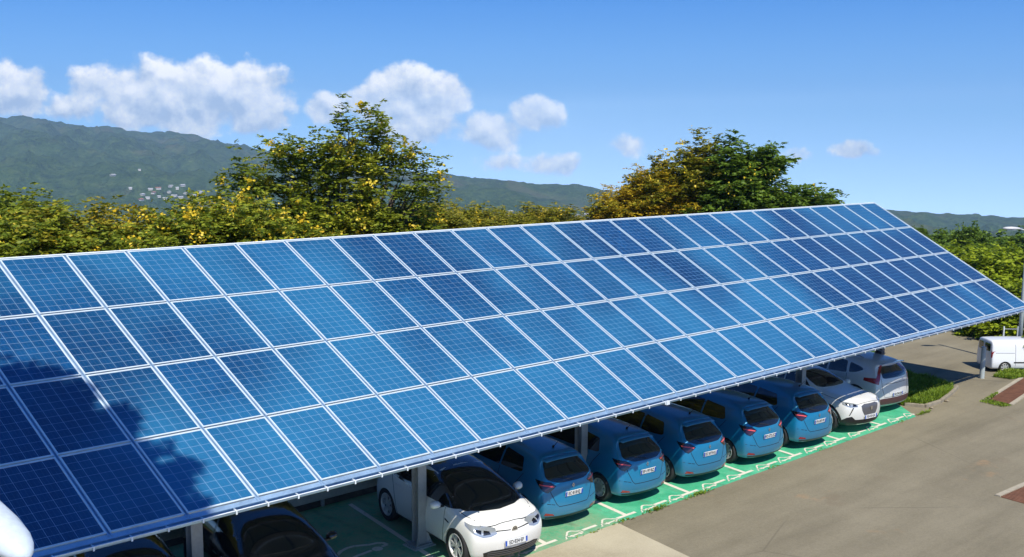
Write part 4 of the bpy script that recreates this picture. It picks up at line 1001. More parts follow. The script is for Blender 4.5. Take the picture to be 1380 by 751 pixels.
# ---- white panel van on the right
VAN = dict(L=4.97, W=1.98, H=1.96, beltH=1.20, roofw=1.62, paint=P_VAN, wheels=(-1.62, 1.50), wr=.34, spokes=7,
  stations=[-2.48, -2.34, -2.0, -1.3, -.6, .1, .7, 1.10, 1.45, 1.75, 2.05, 2.30, 2.48],
  top=[(-2.48, 1.90), (-2.3, 1.94), (-1.5, 1.97), (0, 1.97), (.7, 1.95), (1.05, 1.86), (1.40, 1.52), (1.72, 1.22), (1.9, 1.14), (2.2, 1.05), (2.48, .88)],
  belt=[(-2.48, 1.22), (0, 1.20), (1.4, 1.14), (1.75, 1.14), (2.05, 1.06), (2.3, .98), (2.48, .86)],
  plan=[(-2.48, .95), (-2.3, .99), (-1.4, 1.0), (1.3, 1.0), (1.9, .97), (2.2, .90), (2.48, .74)],
  rear=[.03, .0, 0, .0, .0, .02, .05], front=[-.05, .0, .02, .01, -.02, -.06, -.12], rbow=.05, fbow=.26,
  mirror=(1.36, 1.24), handles=[(.50, 1.0), (-.05, 1.0)],
  glass=[('side_window', 'side', [(.42, 1.22), (.40, 1.66), (.92, 1.66), (1.18, 1.44), (1.42, 1.19)], M_GLASS),
         ('windscreen', 'front', [(-.80, 1.28), (-.66, 1.78), (.66, 1.78), (.80, 1.28)], M_GLASS),
         ('rear_window', 'rear', [(-.70, 1.25), (-.68, 1.7), (-.08, 1.7), (-.08, 1.25)], M_GLASS), ('rear_window', 'rear', [(.70, 1.25), (.68, 1.7), (.08, 1.7), (.08, 1.25)], M_GLASS)],
  bits=[('side_moulding', 'side', [(-1.10, .58), (-1.10, .66), (1.0, .66), (1.0, .58)], M_TRIM, .006), ('tail_light', 'rear', [(-.90, .9), (-.90, 1.3), (-.82, 1.3), (-.82, .9)], M_RED, .006), ('tail_light', 'rear', [(.90, .9), (.90, 1.3), (.82, 1.3), (.82, .9)], M_RED, .006)],
  seams=[('side', [(.34, 1.7), (.34, .35)]), ('side', [(-1.0, 1.7), (-1.0, .35)]), ('side', [(-2.2, 1.18), (-1.05, 1.18)]), ('side', [(1.25, 1.1), (1.2, .6), (1.1, .4)])], seamw=.02)
van, vns, vnb = make_car('white_van', VAN)
van.scale = (.60, .60, .60)
tag(van, 'white panel van with dark side moulding standing beyond the grey post', 'van')
van.location = (33.05, -4.05, .0); van.rotation_euler = (0, 0, R_(-40))
index_kids()

# ================================================================== RIGHT SIDE FURNITURE
b = MB(); b.tube([(30.42, -3.72, 0), (30.42, -3.72, 1.12)], [.085, .08], 12); o = b.build('steel_post', M_LAMP, smooth=False); autosmooth(o.data); tag(o, 'plain grey steel post standing on the asphalt in front of the white van', 'post')
def street_lamp(x, y, h, arm, rz, label, s=1.0):
    e = empty('street_lamp', (x, y, 0), rz); tag(e, label, 'street lamp', 'street lamps at the edge of the lot')
    b = MB(); b.tube([(0, 0, 0), (0, 0, h*.5), (0, 0, h)], [.085*s, .07*s, .045*s], 14); b.build('pole', M_LAMP, e, True)
    b = MB(); b.tube([(0, 0, h-.55), (-.16*arm, 0, h-.44), (-arm*.55, 0, h-.38)], .03*s, 8); b.build('arm', M_LAMP, e, True)
    b = MB(); rings = []
    for t, ry, rz_ in ((0, .03, .03), (.12, .075, .055), (.32, .12, .075), (.52, .10, .06), (.62, .03, .03)):
        rings.append([(-arm*.5-t*s, ry*s*math.cos(a), h-.375+rz_*s*math.sin(a)*(1 if math.sin(a) > 0 else .55)) for a in [2*math.pi*k/12 for k in range(12)]])
    fs = [(i*12+k, i*12+(k+1) % 12, (i+1)*12+(k+1) % 12, (i+1)*12+k) for i in range(4) for k in range(12)]+[tuple(range(12)), tuple(range(48, 60))]
    b.add([p for r in rings for p in r], fs); hd = b.build('lamp_head', mat('lamp head', fn=weathered((.62, .62, .60), .15, 4, .5)), e, True)
    b = MB(); b.box((-arm*.5-.33*s, 0, h-.42), (.3*s, .15*s, .02)); b.build('lamp_glass', M_HEAD, hd)
    b = MB(); b.tube([(0, 0, 0), (0, 0, .35)], [.15*s, .13*s], 12); b.build('pole_base', M_LAMP, e, True)
    return e
street_lamp(33.74, -3.62, 5.45, .62, R_(-42), 'tall grey street lamp at the right edge of the lot')
street_lamp(50.5, -7.6, 3.4, .55, R_(-42), 'smaller distant street lamp before the lime green shrubs')
def drain(pts, label):
    e = empty('drain_channel', (pts[0][0], pts[0][1], 0)); tag(e, label, 'drain', 'rusty drain channels across the asphalt')
    a, c, wd = Vector((*pts[0], 0)), Vector((*pts[1], 0)), pts[2]; d = (c-a).normalized(); nn = Vector((-d.y, d.x, 0)); L = (c-a).length
    b = MB(); b.add([(c_-a) + Vector((0, 0, .008)) for c_ in (a-nn*wd/2, c-nn*wd/2, c+nn*wd/2, a+nn*wd/2)], [(0, 1, 2, 3)]); b.build('channel_bed', M_RUST, e)
    b = MB(); n = int(L/.09)
    for k in range(n):
        p = d*(k+.5)*.09; b.hexa([p-nn*wd/2-d*.02+Vector((0, 0, .008)), p-nn*wd/2+d*.02+Vector((0, 0, .008)), p+nn*wd/2+d*.02+Vector((0, 0, .008)), p+nn*wd/2-d*.02+Vector((0, 0, .008))]+[q+Vector((0, 0, .02)) for q in (p-nn*wd/2-d*.02, p-nn*wd/2+d*.02, p+nn*wd/2+d*.02, p+nn*wd/2-d*.02)])
    b.build('grating', M_RUST, e)
    for s in (-1, 1):
        b = MB(); o0 = nn*s*(wd/2+.07); b.hexa([o0-nn*.06, o0-nn*.06+d*L, o0+nn*.06+d*L, o0+nn*.06]+[q+Vector((0, 0, .035)) for q in (o0-nn*.06, o0-nn*.06+d*L, o0+nn*.06+d*L, o0+nn*.06)]); b.build('channel_edge', mat('channel edge', fn=weathered((.42, .37, .27), .3, 5, .95)), e)
drain(((27.35, -5.55), (33.5, -4.75), .62), 'long rusty drain channel in front of the white van')
drain(((18.55, -9.55), (24.5, -9.9), .55), 'rusty drain channel at the right edge lower down the lot')
o = grass('grass', [(27.0, -5.12), (27.6, -5.08), (28.6, -4.98), (28.6, -5.06), (27.5, -5.25), (27.3, -6.0), (26.9, -5.9)], 900, .06, M_BLADE, 8); tag(o, 'weeds growing round the end of the drain channel', 'weeds')
o = grass('grass', [(31.0, -4.45), (33.6, -5.6), (34.2, -5.2), (32.0, -3.9), (30.9, -3.9)], 6000, .13, M_BLADE, 9); tag(o, 'patch of green weeds beside the grey post', 'weeds')
# weeds along the painted edge
wrs = random.Random(4); wv = MB()
for cx, n in ((10.8, 30), (11.75, 60), (12.0, 60), (13.1, 20), (13.4, 70), (13.6, 40), (24.2, 60), (24.5, 50), (9.9, 12), (16.4, 14), (22.9, 10), (18.7, 10)):
    for k in range(n):
        x = cx+wrs.gauss(0, .16); y = -4.63+wrs.gauss(0, .035); a = wrs.uniform(0, 6.28); r = wrs.uniform(.02, .05); z = wrs.uniform(.02, .07)
        wv.add([(x, y, .01), (x+r*math.cos(a), y+r*math.sin(a), z), (x+1.6*r*math.cos(a+.3), y+1.6*r*math.sin(a+.3), z*.9), (x+r*math.cos(a+.8), y+r*math.sin(a+.8), z*.8)], [(0, 1, 2, 3)])
o = wv.build('weeds', M_BLADE); tag(o, 'low weeds in the joint along the green bay edge', 'weeds', kind='stuff')
o = grass('ground_cover', [(-20, .5), (24.5, .5), (24.5, 6), (-20, 6)], 16000, .22, LEAF_DEEP, 12, .25); tag(o, 'dark ground cover on the bank behind the bays', 'ground cover')
# loose stones on the verge
for (x, y, s) in ((26.25, -4.42, .07), (25.05, -4.5, .06)):
    b = MB(); bm = bmesh.new(); bmesh.ops.create_icosphere(bm, subdivisions=2, radius=s)
    for v in bm.verts: v.co *= 1+.25*noise.noise(v.co*14); v.co.z *= .6
    me = bpy.data.meshes.new('stone'); bm.to_mesh(me); bm.free(); o = meshobj('stone', me, M_STONE); o.location = (x, y, .03)
    tag(o, 'small pale stone on the verge kerb' if x > 26 else 'small broken stone at the corner of the green paint', 'stone')

# far corner of the lot: stone wall, gate posts, white cars
b = MB(); 
for k in range(5):
    for j in range(14): b.box((41.1+j*.20, -.62-j*.20+.02*(k % 2), .11+k*.2), (.27, .24, .19), Matrix.Rotation(R_(-45+wrs.uniform(-3, 3)), 3, 'Z'))
o = b.build('stone_wall', M_STONE); bevel(o, .03); tag(o, 'rough brown stone wall at the far corner of the lot', 'wall')
b = MB(); b.box((0, 0, .8), (.12, .12, 1.6)); b.box((0, 0, 1.62), (.18, .18, .05)); o = b.build('gate_post', M_WHITE); o.location = (43.4, -2.75, 0); tag(o, 'white gate post at the end of the stone wall', 'gate post')
for k, (x, y) in enumerate(((39.6, 1.6), (40.4, .7))):
    b = MB(); b.tube([(0, 0, -.1), (.03, .02, .9), (-.04, .05, 2.2)], [.26, .20, .17], 9); o = b.build('tree_stump', BARK, smooth=True); o.location = (x, y, 0)
    tag(o, ('dark tree trunk beyond the road, farther from the stone wall', 'dark tree trunk beyond the road, next to the stone wall')[k], 'tree trunk')
w2 = copy_tree(drk); w2.location = (43.8, -4.9, -.02); w2.rotation_euler = (0, 0, R_(130)); w2.scale = (.7, .7, .7)
tag(w2, 'white car parked behind the van near the stone wall', 'car')
for ch in w2.children:
    if ch.name.startswith('body') or ch.name.startswith('wing_mirror'):
        ch.data = ch.data.copy(); ch.data.materials[0] = P_WHITE
b = MB()
for k in range(4):
    p = Vector((33.6, -1.6, 0))+Vector((.62, -.52, 0))*k*.7; b.tube([p, p+Vector((0, 0, 1.0))], .03, 6)
for z in (.3, .6, .9): b.tube([(33.6, -1.6, z), (33.6+.62*2.1, -1.6-.52*2.1, z)], .008, 5)
o = b.build('wire_fence', M_BRK); o.location = (2.2, -.6, 0); tag(o, 'white wire fence with thin posts behind the van', 'fence')

# white lamp head close to the camera, lower left
e = empty('street_lamp', (-9.0, -12.5, 0)); tag(e, 'big white street lamp reaching in at the lower left corner, close to the camera', 'street lamp')
def atd(px, py, d): v = M3 @ Vector(((px-690)/1350, -(py-375.5)/1350, -1)); return CAM+v*d
tip = Vector((-5.00, -13.96, 6.05))
e.location = (0, 0, 0)
tip = atd(38, 752, 3.6); back = atd(-90, 630, 3.9)
d = (tip-back); rings = []
sd_ = d.cross(Vector((0, 0, 1))).normalized(); upv = sd_.cross(d).normalized()
n = 20
for t, a_, b_ in ((0, .03, .03), (.12, .055, .04), (.3, .075, .052), (.5, .084, .056), (.7, .084, .056), (.84, .072, .05), (.92, .054, .040), (.97, .034, .026), (1.0, .012, .010)):
    rings.append([back+d*t+sd_*a_*math.cos(2*math.pi*k/n)+upv*b_*math.sin(2*math.pi*k/n) for k in range(n)])
b = MB(); b.add([p for r in rings for p in r], [(i*n+k, i*n+(k+1) % n, (i+1)*n+(k+1) % n, (i+1)*n+k) for i in range(8) for k in range(n)]+[tuple(range(n)), tuple(range(8*n, 9*n))])
base = back-d.normalized()*1.6; base.z = 0
loc = Vector((base.x, base.y, 0)); e.location = loc
me = b.mesh('lamp_head'); me.transform(Matrix.Translation(-loc)); meshobj('lamp_head', me, mat('bluish white enamel', fn=weathered((.60, .68, .74), .22, 5, .35)), e, True)
b = MB(); b.tube([(0, 0, 0), (0, 0, back.z-.1), Vector((0, 0, back.z+.05))+(back-loc-Vector((0, 0, back.z)))*.25, back-loc], [.09, .06, .045, .035], 12); b.build('pole', M_WHITE, e, True)

# ================================================================== TREES
def foliage_mesh(name, seed, blobs, n_shoots, leaves, leaflets, ll, lw, up=.6, spread=1.0):
    """compound leaves along shoots that grow out of the crown blobs"""
    rs = np.random.RandomState(seed); B = np.array(blobs, float); wgt = (B[:, 3]*B[:, 4]*B[:, 5])**.6; wgt /= wgt.sum()
    bi = rs.choice(len(B), n_shoots, p=wgt)
    d = rs.normal(size=(n_shoots, 3)); d /= np.linalg.norm(d, axis=1)[:, None]; d[:, 2] = np.abs(d[:, 2])*rs.choice([1, -.55], n_shoots, p=[.80, .20])
    r = rs.uniform(.35, 1.0, n_shoots)**.55
    c = B[bi, :3]+d*B[bi, 3:6]*r[:, None]
    g = d*np.array([1, 1, .6])*spread+np.array([0, 0, up])+rs.normal(size=(n_shoots, 3))*.28; g /= np.linalg.norm(g, axis=1)[:, None]
    sl = rs.uniform(.5, 1.15, n_shoots)
    T = rs.uniform(0, 1, (n_shoots, leaves)); base = c[:, None, :]+g[:, None, :]*(T*sl[:, None])[..., None]
    a = rs.uniform(0, 6.283, (n_shoots, leaves)); 
    hd = np.stack([np.cos(a), np.sin(a), rs.uniform(-.25, .55, a.shape)], -1)+g[:, None, :]*.35; hd /= np.linalg.norm(hd, axis=-1)[..., None]
    rl = rs.uniform(.22, .42, a.shape)*(1.15-.45*T)
    base = base.reshape(-1, 3); hd = hd.reshape(-1, 3); rl = rl.reshape(-1)
    N = len(base); up_ = np.array([0, 0, 1.]); sd2 = np.cross(hd, up_); sd2 /= np.linalg.norm(sd2, axis=1)[:, None]+1e-9
    V = np.zeros((N, leaflets, 4, 3))
    for k in range(leaflets):
        side = 1 if k % 2 == 0 else -1; t = (k//2+.6)/(leaflets/2); 
        p = base+hd*(rl*t)[:, None]-up_*(rl*t*t*.45)[:, None]
        ld = sd2*side*.8+hd*.55+rs.normal(size=(N, 3))*.18; ld[:, 2] -= .22; ld /= np.linalg.norm(ld, axis=1)[:, None]
        wv_ = np.cross(ld, up_+rs.normal(size=(N, 3))*.45); wv_ /= np.linalg.norm(wv_, axis=1)[:, None]+1e-9
        L = ll*rs.uniform(.7, 1.2, N)[:, None]; Wd = lw*rs.uniform(.8, 1.2, N)[:, None]
        V[:, k, 0] = p; V[:, k, 1] = p+ld*L*.5+wv_*Wd; V[:, k, 2] = p+ld*L; V[:, k, 3] = p+ld*L*.5-wv_*Wd
    V = V.reshape(-1, 3); nq = len(V)//4
    me = quads(name, V, nq)
    tips = c+g*sl[:, None]*.82
    return me, tips, c
def quads(name, V, nq):
    me = bpy.data.meshes.new(name); me.vertices.add(len(V)); me.vertices.foreach_set('co', V.ravel())
    me.loops.add(nq*4); me.loops.foreach_set('vertex_index', np.arange(nq*4, dtype=np.int32)); me.polygons.add(nq)
    me.polygons.foreach_set('loop_start', np.arange(0, nq*4, 4, dtype=np.int32)); me.update(calc_edges=True); return me
def flower_mesh(name, seed, tips, frac, zmin, size=.11):
    rs = np.random.RandomState(seed); T = tips[(tips[:, 2] > zmin)]; T = T[rs.uniform(size=len(T)) < frac]
    out = []
    for t in T:
        n = rs.randint(16, 40); s = size*.85*rs.uniform(.6, 1.5)
        p = t+rs.normal(size=(n, 3))*np.array([s, s, s*.9]); 
        for q in p:
            u = rs.normal(size=3); u /= np.linalg.norm(u); v = np.cross(u, rs.normal(size=3)); v /= np.linalg.norm(v); z = rs.uniform(.026, .052)
            out += [q-u*z, q+v*z, q+u*z, q-v*z]
    V = np.array(out); return quads(name, V, len(V)//4)
def trunk_mesh(name, seed, H, blobs, r0, cpts):
    rnd = random.Random(seed); b = MB(); fork = Vector((0, 0, H*.22))
    b.tube([(0, 0, -.3), (.05, 0, H*.1), fork], [r0*1.25, r0, r0*.85], 10)
    for bl in blobs:
        c = Vector(bl[:3]); m = fork.lerp(c, .5)+Vector((rnd.uniform(-.2, .2), rnd.uniform(-.2, .2), .25))
        b.tube([fork, m, c], [r0*.6, r0*.4, r0*.22], 7)
        for k in range(5):
            e = c+Vector((rnd.uniform(-1, 1)*bl[3], rnd.uniform(-1, 1)*bl[4], rnd.uniform(-.2, .9)*bl[5]))*.8
            b.tube([m.lerp(c, .6), (m+e)/2+Vector((0, 0, .1)), e], [r0*.26, r0*.16, r0*.07], 5)
    for i in range(0, len(cpts), max(1, len(cpts)//60)):
        c = Vector(cpts[i]); q = min((Vector(bl[:3]) for bl in blobs), key=lambda z: (z-c).length)
        b.tube([q, (q+c)/2, c], [r0*.12, r0*.07, r0*.03], 4)
    return b.mesh(name)
def foot(px, ytop, dist, dx=0.0, h=0.0):
    v = M3 @ Vector(((px-690)/1350, -(ytop-375.5)/1350, -1)); p = CAM+v*dist; r = M3 @ Vector((1, 0, 0)); p -= Vector((r.x, r.y, 0)).normalized()*dx; p.z -= h; return tuple(p)
def make_tree(name, seed, blobs, n, loc, leafm, label, cat='tree', group=None, leaves=15, leaflets=8, ll=.13, lw=.03, flowers=0, zmin=0, H=None, r0=.16, up=.6, scale=1.0, rz=0, fsize=.11):
    e = empty(name, loc, rz); e.scale = (scale,)*3; tag(e, label, cat, group)
    me, tips, cp = foliage_mesh('foliage', seed, blobs, n, leaves, leaflets, ll, lw, up)
    meshobj('crown', me, leafm, e)
    H = H or max(bl[2] for bl in blobs)
    meshobj('trunk', trunk_mesh('trunk', seed, H, blobs, r0, cp), BARK, e, True)
    if flowers: meshobj('blossom', flower_mesh('blossom', seed, tips, flowers, zmin, fsize), FLOWER, e)
    return e
# the tall one behind the middle-left panels
BIG = [(0, 0, 3.6, 2.5, 2.0, 1.8), (-1.5, -.2, 4.6, 1.3, 1.3, 1.4), (1.6, .2, 4.7, 1.4, 1.3, 1.5), (-.3, 0, 5.4, 1.3, 1.2, 1.1), (1.0, .1, 5.6, 1.2, 1.1, 1.1), (.75, 0, 7.9, .30, .30, 1.0), (.35, 0, 7.2, .45, .5, .8), (1.5, .2, 7.6, .32, .32, 1.0), (2.05, 0, 7.1, .32, .35, .9), (2.65, 0, 6.7, .28, .3, 1.2), (-.35, .2, 7.2, .36, .36, .9), (-.95, 0, 7.1, .36, .36, .95), (-1.95, 0, 6.5, .45, .4, .9), (-2.4, .1, 5.2, .5, .5, .9), (2.7, 0, 4.6, .6, .8, 1.2), (2.9, .2, 3.2, .9, 1, 1), (1.1, 0, 7.0, .4, .4, .7)]
TG = 'yellow flowering trees behind the solar roof'
big = make_tree('flowering_tree', 11, BIG, 1120, (9.75, 5.75, -0.35), LEAF_DARK, 'tallest flowering tree, ragged top with upright shoots, behind the middle of the left panels', group=TG, leaves=15, leaflets=8, ll=.14, lw=.032, flowers=.24, zmin=4.0, r0=.17, up=.85, rz=R_(-42), fsize=.10)
M1 = [(0, 0, 3.4, 2.4, 2.0, 1.8), (-1.9, .3, 3.0, 1.4, 1.4, 1.5), (1.9, -.2, 3.2, 1.5, 1.4, 1.6), (.3, 0, 5.0, 1.5, 1.5, 1.0), (-1.1, .2, 4.7, 1.1, 1.1, .8), (1.6, 0, 4.7, .9, .9, .7)]
t1 = make_tree('flowering_tree', 21, M1, 1050, foot(283, 243, 23.5, 0, 6.45), LEAF_DARK, 'bushy tree with many yellow blooms just left of the tallest tree', group=TG, flowers=.45, zmin=3.2, r0=.14, rz=R_(-42), leaves=14, ll=.14, lw=.034, scale=.93)
t2 = make_tree('flowering_tree', 22, M1, 1050, foot(85, 252, 23, 0, 6.95), LEAF_OLIVE, 'broad olive tree with a rusty top behind the left panels', group=TG, flowers=.035, zmin=3.0, r0=.14, rz=R_(-42), leaves=14, ll=.14, lw=.034)
index_kids()
def again(src, loc, rz, s, label, leafm=None, group=TG, noflower=False):
    o = copy_tree(src); o.location = loc; o.rotation_euler = (0, 0, rz); o.scale = s if isinstance(s, tuple) else (s,)*3; tag(o, label, 'tree', group)
    for ch in list(o.children):
        if leafm and ch.name.startswith('crown'):
            ch.data = ch.data.copy(); ch.data.materials[0] = leafm
        if noflower and ch.name.startswith('blossom'): bpy.data.objects.remove(ch)
    return o
again(t1, foot(2, 243, 27, 0, 7.1), R_(120), 1.05, 'leafy green tree at the left edge of the picture behind the first panels', group=TG, noflower=True)
again(t2, foot(30, 285, 22, 0, 6.0), R_(60), .92, 'low olive tree in front of the left edge tree', LEAF_DARK)
again(t2, foot(195, 292, 22, 0, 5.85), R_(200), .85, 'dark low tree between the broad olive tree and the blooming one', LEAF_DARK)
again(t2, (8.0, 4.9, 0), R_(280), .88, 'dense dark tree low in front of the tallest tree, left side', LEAF_DARK)
again(t2, (12.4, 5.0, -1.1), R_(20), .86, 'dark bush at the right foot of the tallest tree', LEAF_DARK)
again(t2, (-2.6, 6.5, -.5), R_(150), .95, 'olive tree beyond the left edge of the roof')
# the lower olive belt in the middle distance
MG = 'low olive trees in the gap between the two tall groups'
for k, (px, py, dist, s, lb) in enumerate(((560, 283, 34, .8, 'olive bush right of the tallest tree foot'), (620, 283, 38, .85, 'olive tree in the gap, first from the tallest tree'), (675, 289, 42, .85, 'low olive tree in the gap before a small white house'),
                                   (735, 283, 44, .9, 'golden olive tree in the middle of the gap'), (785, 300, 46, .75, 'low olive tree at the right end of the gap'))):
    v = M3 @ Vector(((px-690)/1350, -(py-375.5)/1350, -1)); p = CAM+v*dist
    again(t2, (p.x, p.y, p.z-6.3*s), R_(70*k+15), (s*1.15, s*1.15, s), lb, LEAF_OLIVE, MG)
# right group
RG = 'trees rising behind the right part of the roof'
RT = [(0, 0, 3.6, 2.0, 2.0, 1.9), (-1.2, 0, 4.6, 1.2, 1.3, 1.6), (1.4, 0, 4.3, 1.4, 1.4, 1.5), (-.1, 0, 6.2, 1.2, 1.2, 1.2), (-.5, 0, 7.7, .4, .5, .9), (.9, 0, 7.4, .45, .5, 1.0), (.2, 0, 7.2, .5, .5, .7), (2.4, 0, 5.1, .9, 1.0, 1.0), (3.0, 0, 6.0, .5, .6, .5), (3.1, 0, 4.4, .6, .8, .7), (1.8, 0, 6.0, .6, .7, .6), (2.4, 0, 3.2, 1.0, 1.2, 1.2)]
make_tree('tall_tree', 31, RT, 1500, foot(1020, 186, 40, .5, 9.1), LEAF_DEEP, 'dark green tree with a long branch to the right, farthest right of the tall trees', group=RG, leaves=13, leaflets=8, ll=.20, lw=.045, flowers=.06, zmin=3, r0=.2, up=.6, rz=R_(-42), fsize=.14, scale=1.0)
LT = [(0, 0, 3.4, 2.2, 2.0, 1.8), (-1.6, 0, 3.4, 1.5, 1.3, 1.4), (1.6, 0, 4.2, 1.4, 1.4, 1.8), (.9, 0, 6.1, 1.0, 1.1, 1.3), (-.4, 0, 5.6, .7, .9, 1.0), (2.1, 0, 6.4, .9, .9, 1.0), (1.6, 0, 7.4, .35, .4, .6), (-1.8, 0, 4.9, .8, .9, .5), (-3.0, 0, 3.2, .9, 1.0, .8)]
make_tree('tall_tree', 32, LT, 1150, foot(945, 196, 41, 1.6, 8.4), LEAF_OLIVE, 'olive tree with yellow blooms left of the dark right hand tree', group=RG, leaves=13, leaflets=8, ll=.19, lw=.04, flowers=.40, zmin=3.4, r0=.17, up=.75, rz=R_(-42), fsize=.14, scale=1.02)
GT = [(0, 0, 3.2, 1.8, 1.6, 1.8), (-1.0, 0, 4.4, 1.1, 1.0, 1.2), (1.0, 0, 4.6, 1.1, 1.1, 1.4), (-1.7, 0, 3.1, 1.0, 1.0, 1.0), (.2, 0, 5.6, .7, .8, .7)]
make_tree('golden_tree', 33, GT, 900, foot(880, 228, 41, .2, 6.7), LEAF_GOLD, 'golden orange tree with fine leaves at the left of the right hand group', group=RG, leaves=14, leaflets=6, ll=.15, lw=.03, r0=.14, up=.8, rz=R_(-42), scale=.97)
# far right shrubs and woods
SH = [(0, 0, 1.6, 2.2, 2.2, 1.4), (-1.6, .4, 1.3, 1.4, 1.5, 1.1), (1.6, -.3, 1.5, 1.5, 1.4, 1.2), (.2, .2, 2.6, 1.3, 1.3, .7)]
sh = make_tree('broadleaf_shrub', 41, SH, 620, (44.5, -1.0, -.9), LEAF_LIME, 'lime green broadleaf shrub beside the lamp, nearest the road', 'shrub', 'lime shrubs beyond the right end of the roof', leaves=9, leaflets=6, ll=.26, lw=.07, r0=.1, up=.5)
sh2 = make_tree('broadleaf_shrub', 42, SH, 620, (50, 3, -1.4), LEAF_DEEP, 'dark green shrub among the trees beyond the road', 'shrub', 'dark shrubs beyond the right end of the roof', leaves=9, leaflets=6, ll=.26, lw=.07, r0=.1, up=.5)
index_kids()
def shrub_at(src, px, ytop, dist, s, label, rz, grp, m=None, sq=1.0):
    v = M3 @ Vector(((px-690)/1350, -(ytop-375.5)/1350, -1)); p = CAM+v*dist
    return again(src, (p.x, p.y, p.z-3.45*s*sq), rz, (s, s, s*sq), label, m, grp)
for ch in (sh,):
    v = M3 @ Vector(((1340-690)/1350, -(362-375.5)/1350, -1)); p = CAM+v*47; ch.location = (p.x, p.y, p.z-3.3)
LG, DG = 'lime shrubs beyond the right end of the roof', 'dark shrubs beyond the right end of the roof'
shrub_at(sh, 1292, 352, 50, 1.0, 'lime green shrub left of the lamp, touching the roof edge', 1.0, LG)
shrub_at(sh, 1385, 355, 48, 1.1, 'lime green shrub right behind the street lamp', 2.0, LG)
shrub_at(sh, 1352, 395, 44, .8, 'low lime shrub under the far lamp', 4.0, LG, None, 1.2)
shrub_at(sh, 1388, 400, 42, .8, 'low lime shrub at the right edge above the parked white car', 5.0, LG, None, 1.2)
v = M3 @ Vector(((1240-690)/1350, -(332-375.5)/1350, -1)); p = CAM+v*66; sh2.location = (p.x, p.y, p.z-3.4)
for k, (px, yt, ds_, s, lb) in enumerate(((1268, 326, 75, 1.2, 'dark tree mass beside the white house, left'), (1300, 322, 80, 1.3, 'dark tree mass behind the lime shrubs, middle'), (1340, 328, 85, 1.4, 'dark tree mass behind the street lamp head'), (1385, 325, 80, 1.4, 'dark tree mass at the right edge'),
                                    (1318, 345, 62, 1.1, 'green shrub row below the upright far tree'), (1362, 345, 60, 1.1, 'green shrub row beside the lamp pole'), (1275, 340, 62, 1.0, 'green shrub row near the roof edge'))):
    shrub_at(sh2, px, yt, ds_, s, lb, k*1.3, DG, LEAF_LIME if k > 3 else None)
shrub_at(sh2, 1311, 316, 74, .75, 'upright round treetop standing above the far woods', .5, DG, None, 1.7)
shrub_at(sh2, 1240, 311, 70, .35, 'small dark treetop just above the roof edge', .9, DG, None, 1.5)
# bush in front of the van
br = again(sh, (32.75, -6.2, -.25), 1.0, .33, 'leafy green bush at the right edge in front of the van', LEAF_LIME, None)
br['category'] = 'bush'; br.location = (33.3, -4.9, 0.35)
if 'group' in br: del br['group']
# off to the left: the tree whose shade falls on the first panels
ST = [(5.0, -1.9, 15.6, 3.3, 3.4, 2.4), (1.0, -2.2, 15.6, 3.6, 3.6, 2.8), (-2.4, -2, 15.6, 3.6, 3.8, 3.0)]
make_tree('shade_tree', 51, [(a+0, b_, c_, d_, e_, f_) for a, b_, c_, d_, e_, f_ in ST], 3000, (-11.2, -11.6, 0), LEAF_DARK, 'tall shade tree standing left of the camera', leaves=16, leaflets=8, ll=.22, lw=.055, r0=.3, up=.3, H=30)

# woods on the valley floor between lot and hills: one far mass
rs = np.random.RandomState(77); out = []
for k in range(5200):
    a = rs.uniform(R_(-12), R_(88)); r = 90*math.exp(rs.uniform(0, 1)*math.log(14)); x, y = CAM.x+r*math.cos(a), CAM.y+r*math.sin(a)
    f = (r-45)/1355; z = -.03+(8-137.2+.03)*(f**.9); s = (1.6+r*.008)*rs.uniform(.7, 1.3)
    n = 26
    for q in range(n):
        d = rs.normal(size=3); d /= np.linalg.norm(d); d[2] = abs(d[2]); p = np.array([x, y, z+s*.6])+d*np.array([s*1.5, s*1.5, s*1.1]); u = rs.normal(size=3); u -= d*u.dot(d)*.6; u /= np.linalg.norm(u); v = np.cross(d, u); l = s*.42
        out += [p-u*l, p+v*l*.8, p+u*l, p-v*l*.8]
V = np.array(out); me = quads('far_woods', V, len(V)//4)
o = meshobj('far_woods', me, LEAF_DEEP); tag(o, 'far woods covering the valley between the lot and the hills', 'woods', kind='stuff')

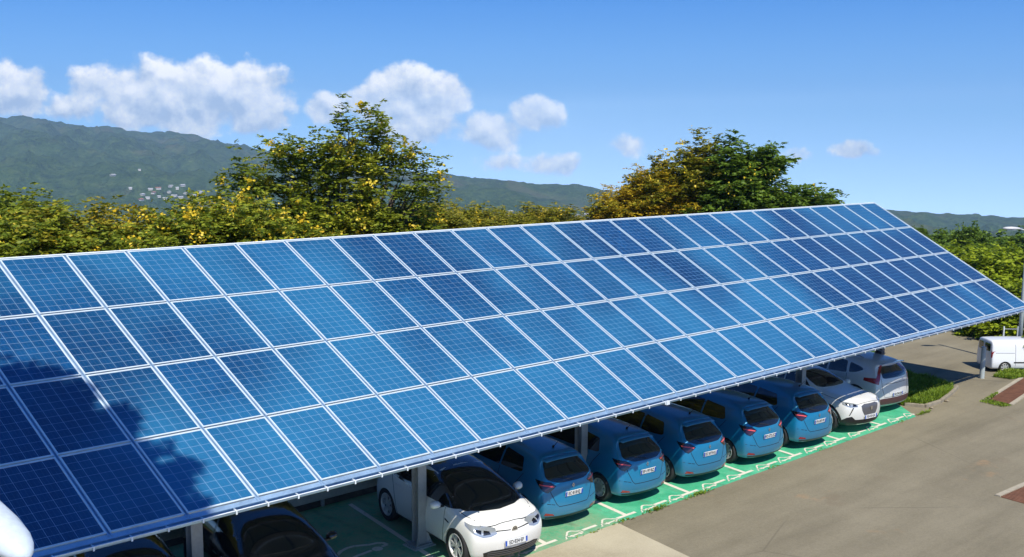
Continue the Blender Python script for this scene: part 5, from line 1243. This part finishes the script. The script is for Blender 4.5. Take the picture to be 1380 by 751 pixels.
# ================================================================== HOUSES
deps = bpy.context.evaluated_depsgraph_get()
hill = bpy.data.objects['hills']; hb = BVHTree.FromObject(hill, deps)
def house(px, py, wd, dp, ht, rz, roof, label, grp, dist=None):
    dr = pixdir(px, py)
    if dist is None:
        h, nrm, i, d = hb.ray_cast(CAM+dr*70, dr)
        if h is None: return
    else: h = CAM+dr*(dist/dr.dot(M3 @ Vector((0, 0, -1))))
    e = empty('house', (h.x, h.y, h.z-ht*.3), rz); tag(e, label, 'house', grp)
    b = MB(); b.box((0, 0, ht/2), (wd, dp, ht)); b.build('wall', M_CREAM, e)
    b = MB(); o = .08*wd; b.add([(-wd/2-o, -dp/2-o, ht), (wd/2+o, -dp/2-o, ht), (wd/2+o, dp/2+o, ht), (-wd/2-o, dp/2+o, ht), (-wd/2-o, 0, ht+dp*.28), (wd/2+o, 0, ht+dp*.28)], [(0, 1, 5, 4), (2, 3, 4, 5), (0, 4, 3), (1, 2, 5), (0, 3, 2, 1)]); b.build('roof', roof, e)
    return e
rnd = random.Random(9)
HG = 'houses of the village on the hillside'
HP = [(192, 264), (199, 269), (207, 262), (214, 267), (222, 270), (228, 261), (235, 266), (243, 268), (250, 263), (239, 256), (213, 256), (203, 257), (230, 253), (262, 266), (190, 271), (270, 261), (246, 252), (176, 256), (152, 238), (188, 231)]
for k, (px, py) in enumerate(HP):
    house(px, py-1, rnd.uniform(5, 10), rnd.uniform(5, 8), rnd.uniform(2.4, 3.6), rnd.uniform(-.8, .8), rnd.choice([M_ROOFW, M_ROOFW, M_ROOFW, M_ROOFR]), 'small pale house in the village on the mountain slope above the left trees', HG)
for k, (px, py) in enumerate(((790, 292), (797, 296), (803, 290), (780, 294))): house(px, py, 12, 9, 5, k*.4, M_ROOFW, 'small pale house in the valley between the gap trees and the golden tree', 'houses in the valley')
house(687, 290, 15, 10, 8, .4, M_ROOFW, 'little white gabled house peeping over the olive trees in the gap', None)
house(1262, 327, 30, 16, 9, .3, M_ROOFW, 'white house among the trees just right of the roof edge', None)

# ================================================================== HAZE
me = MB(); me.box((CAM.x, CAM.y, -150), (9860, 9860, 860)); 
hz = me.build('haze', bpy.data.materials.new('haze air')); tag(hz, kind='stuff'); tag(hz, 'thin bluish haze in the air over the valley', 'haze')
hm = hz.data.materials[0]; hm.use_nodes = True; hn = hm.node_tree.nodes; hn.clear()
ho = hn.new('ShaderNodeOutputMaterial'); hv = hn.new('ShaderNodeVolumePrincipled')
hv.inputs['Color'].default_value = (.46, .68, 1.0, 1); hv.inputs['Density'].default_value = .00016; hv.inputs['Anisotropy'].default_value = 0
hm.node_tree.links.new(hv.outputs[0], ho.inputs['Volume'])
SC.cycles.volume_bounces = 0; SC.cycles.diffuse_bounces = 2; SC.cycles.max_bounces = 6; SC.cycles.transparent_max_bounces = 4
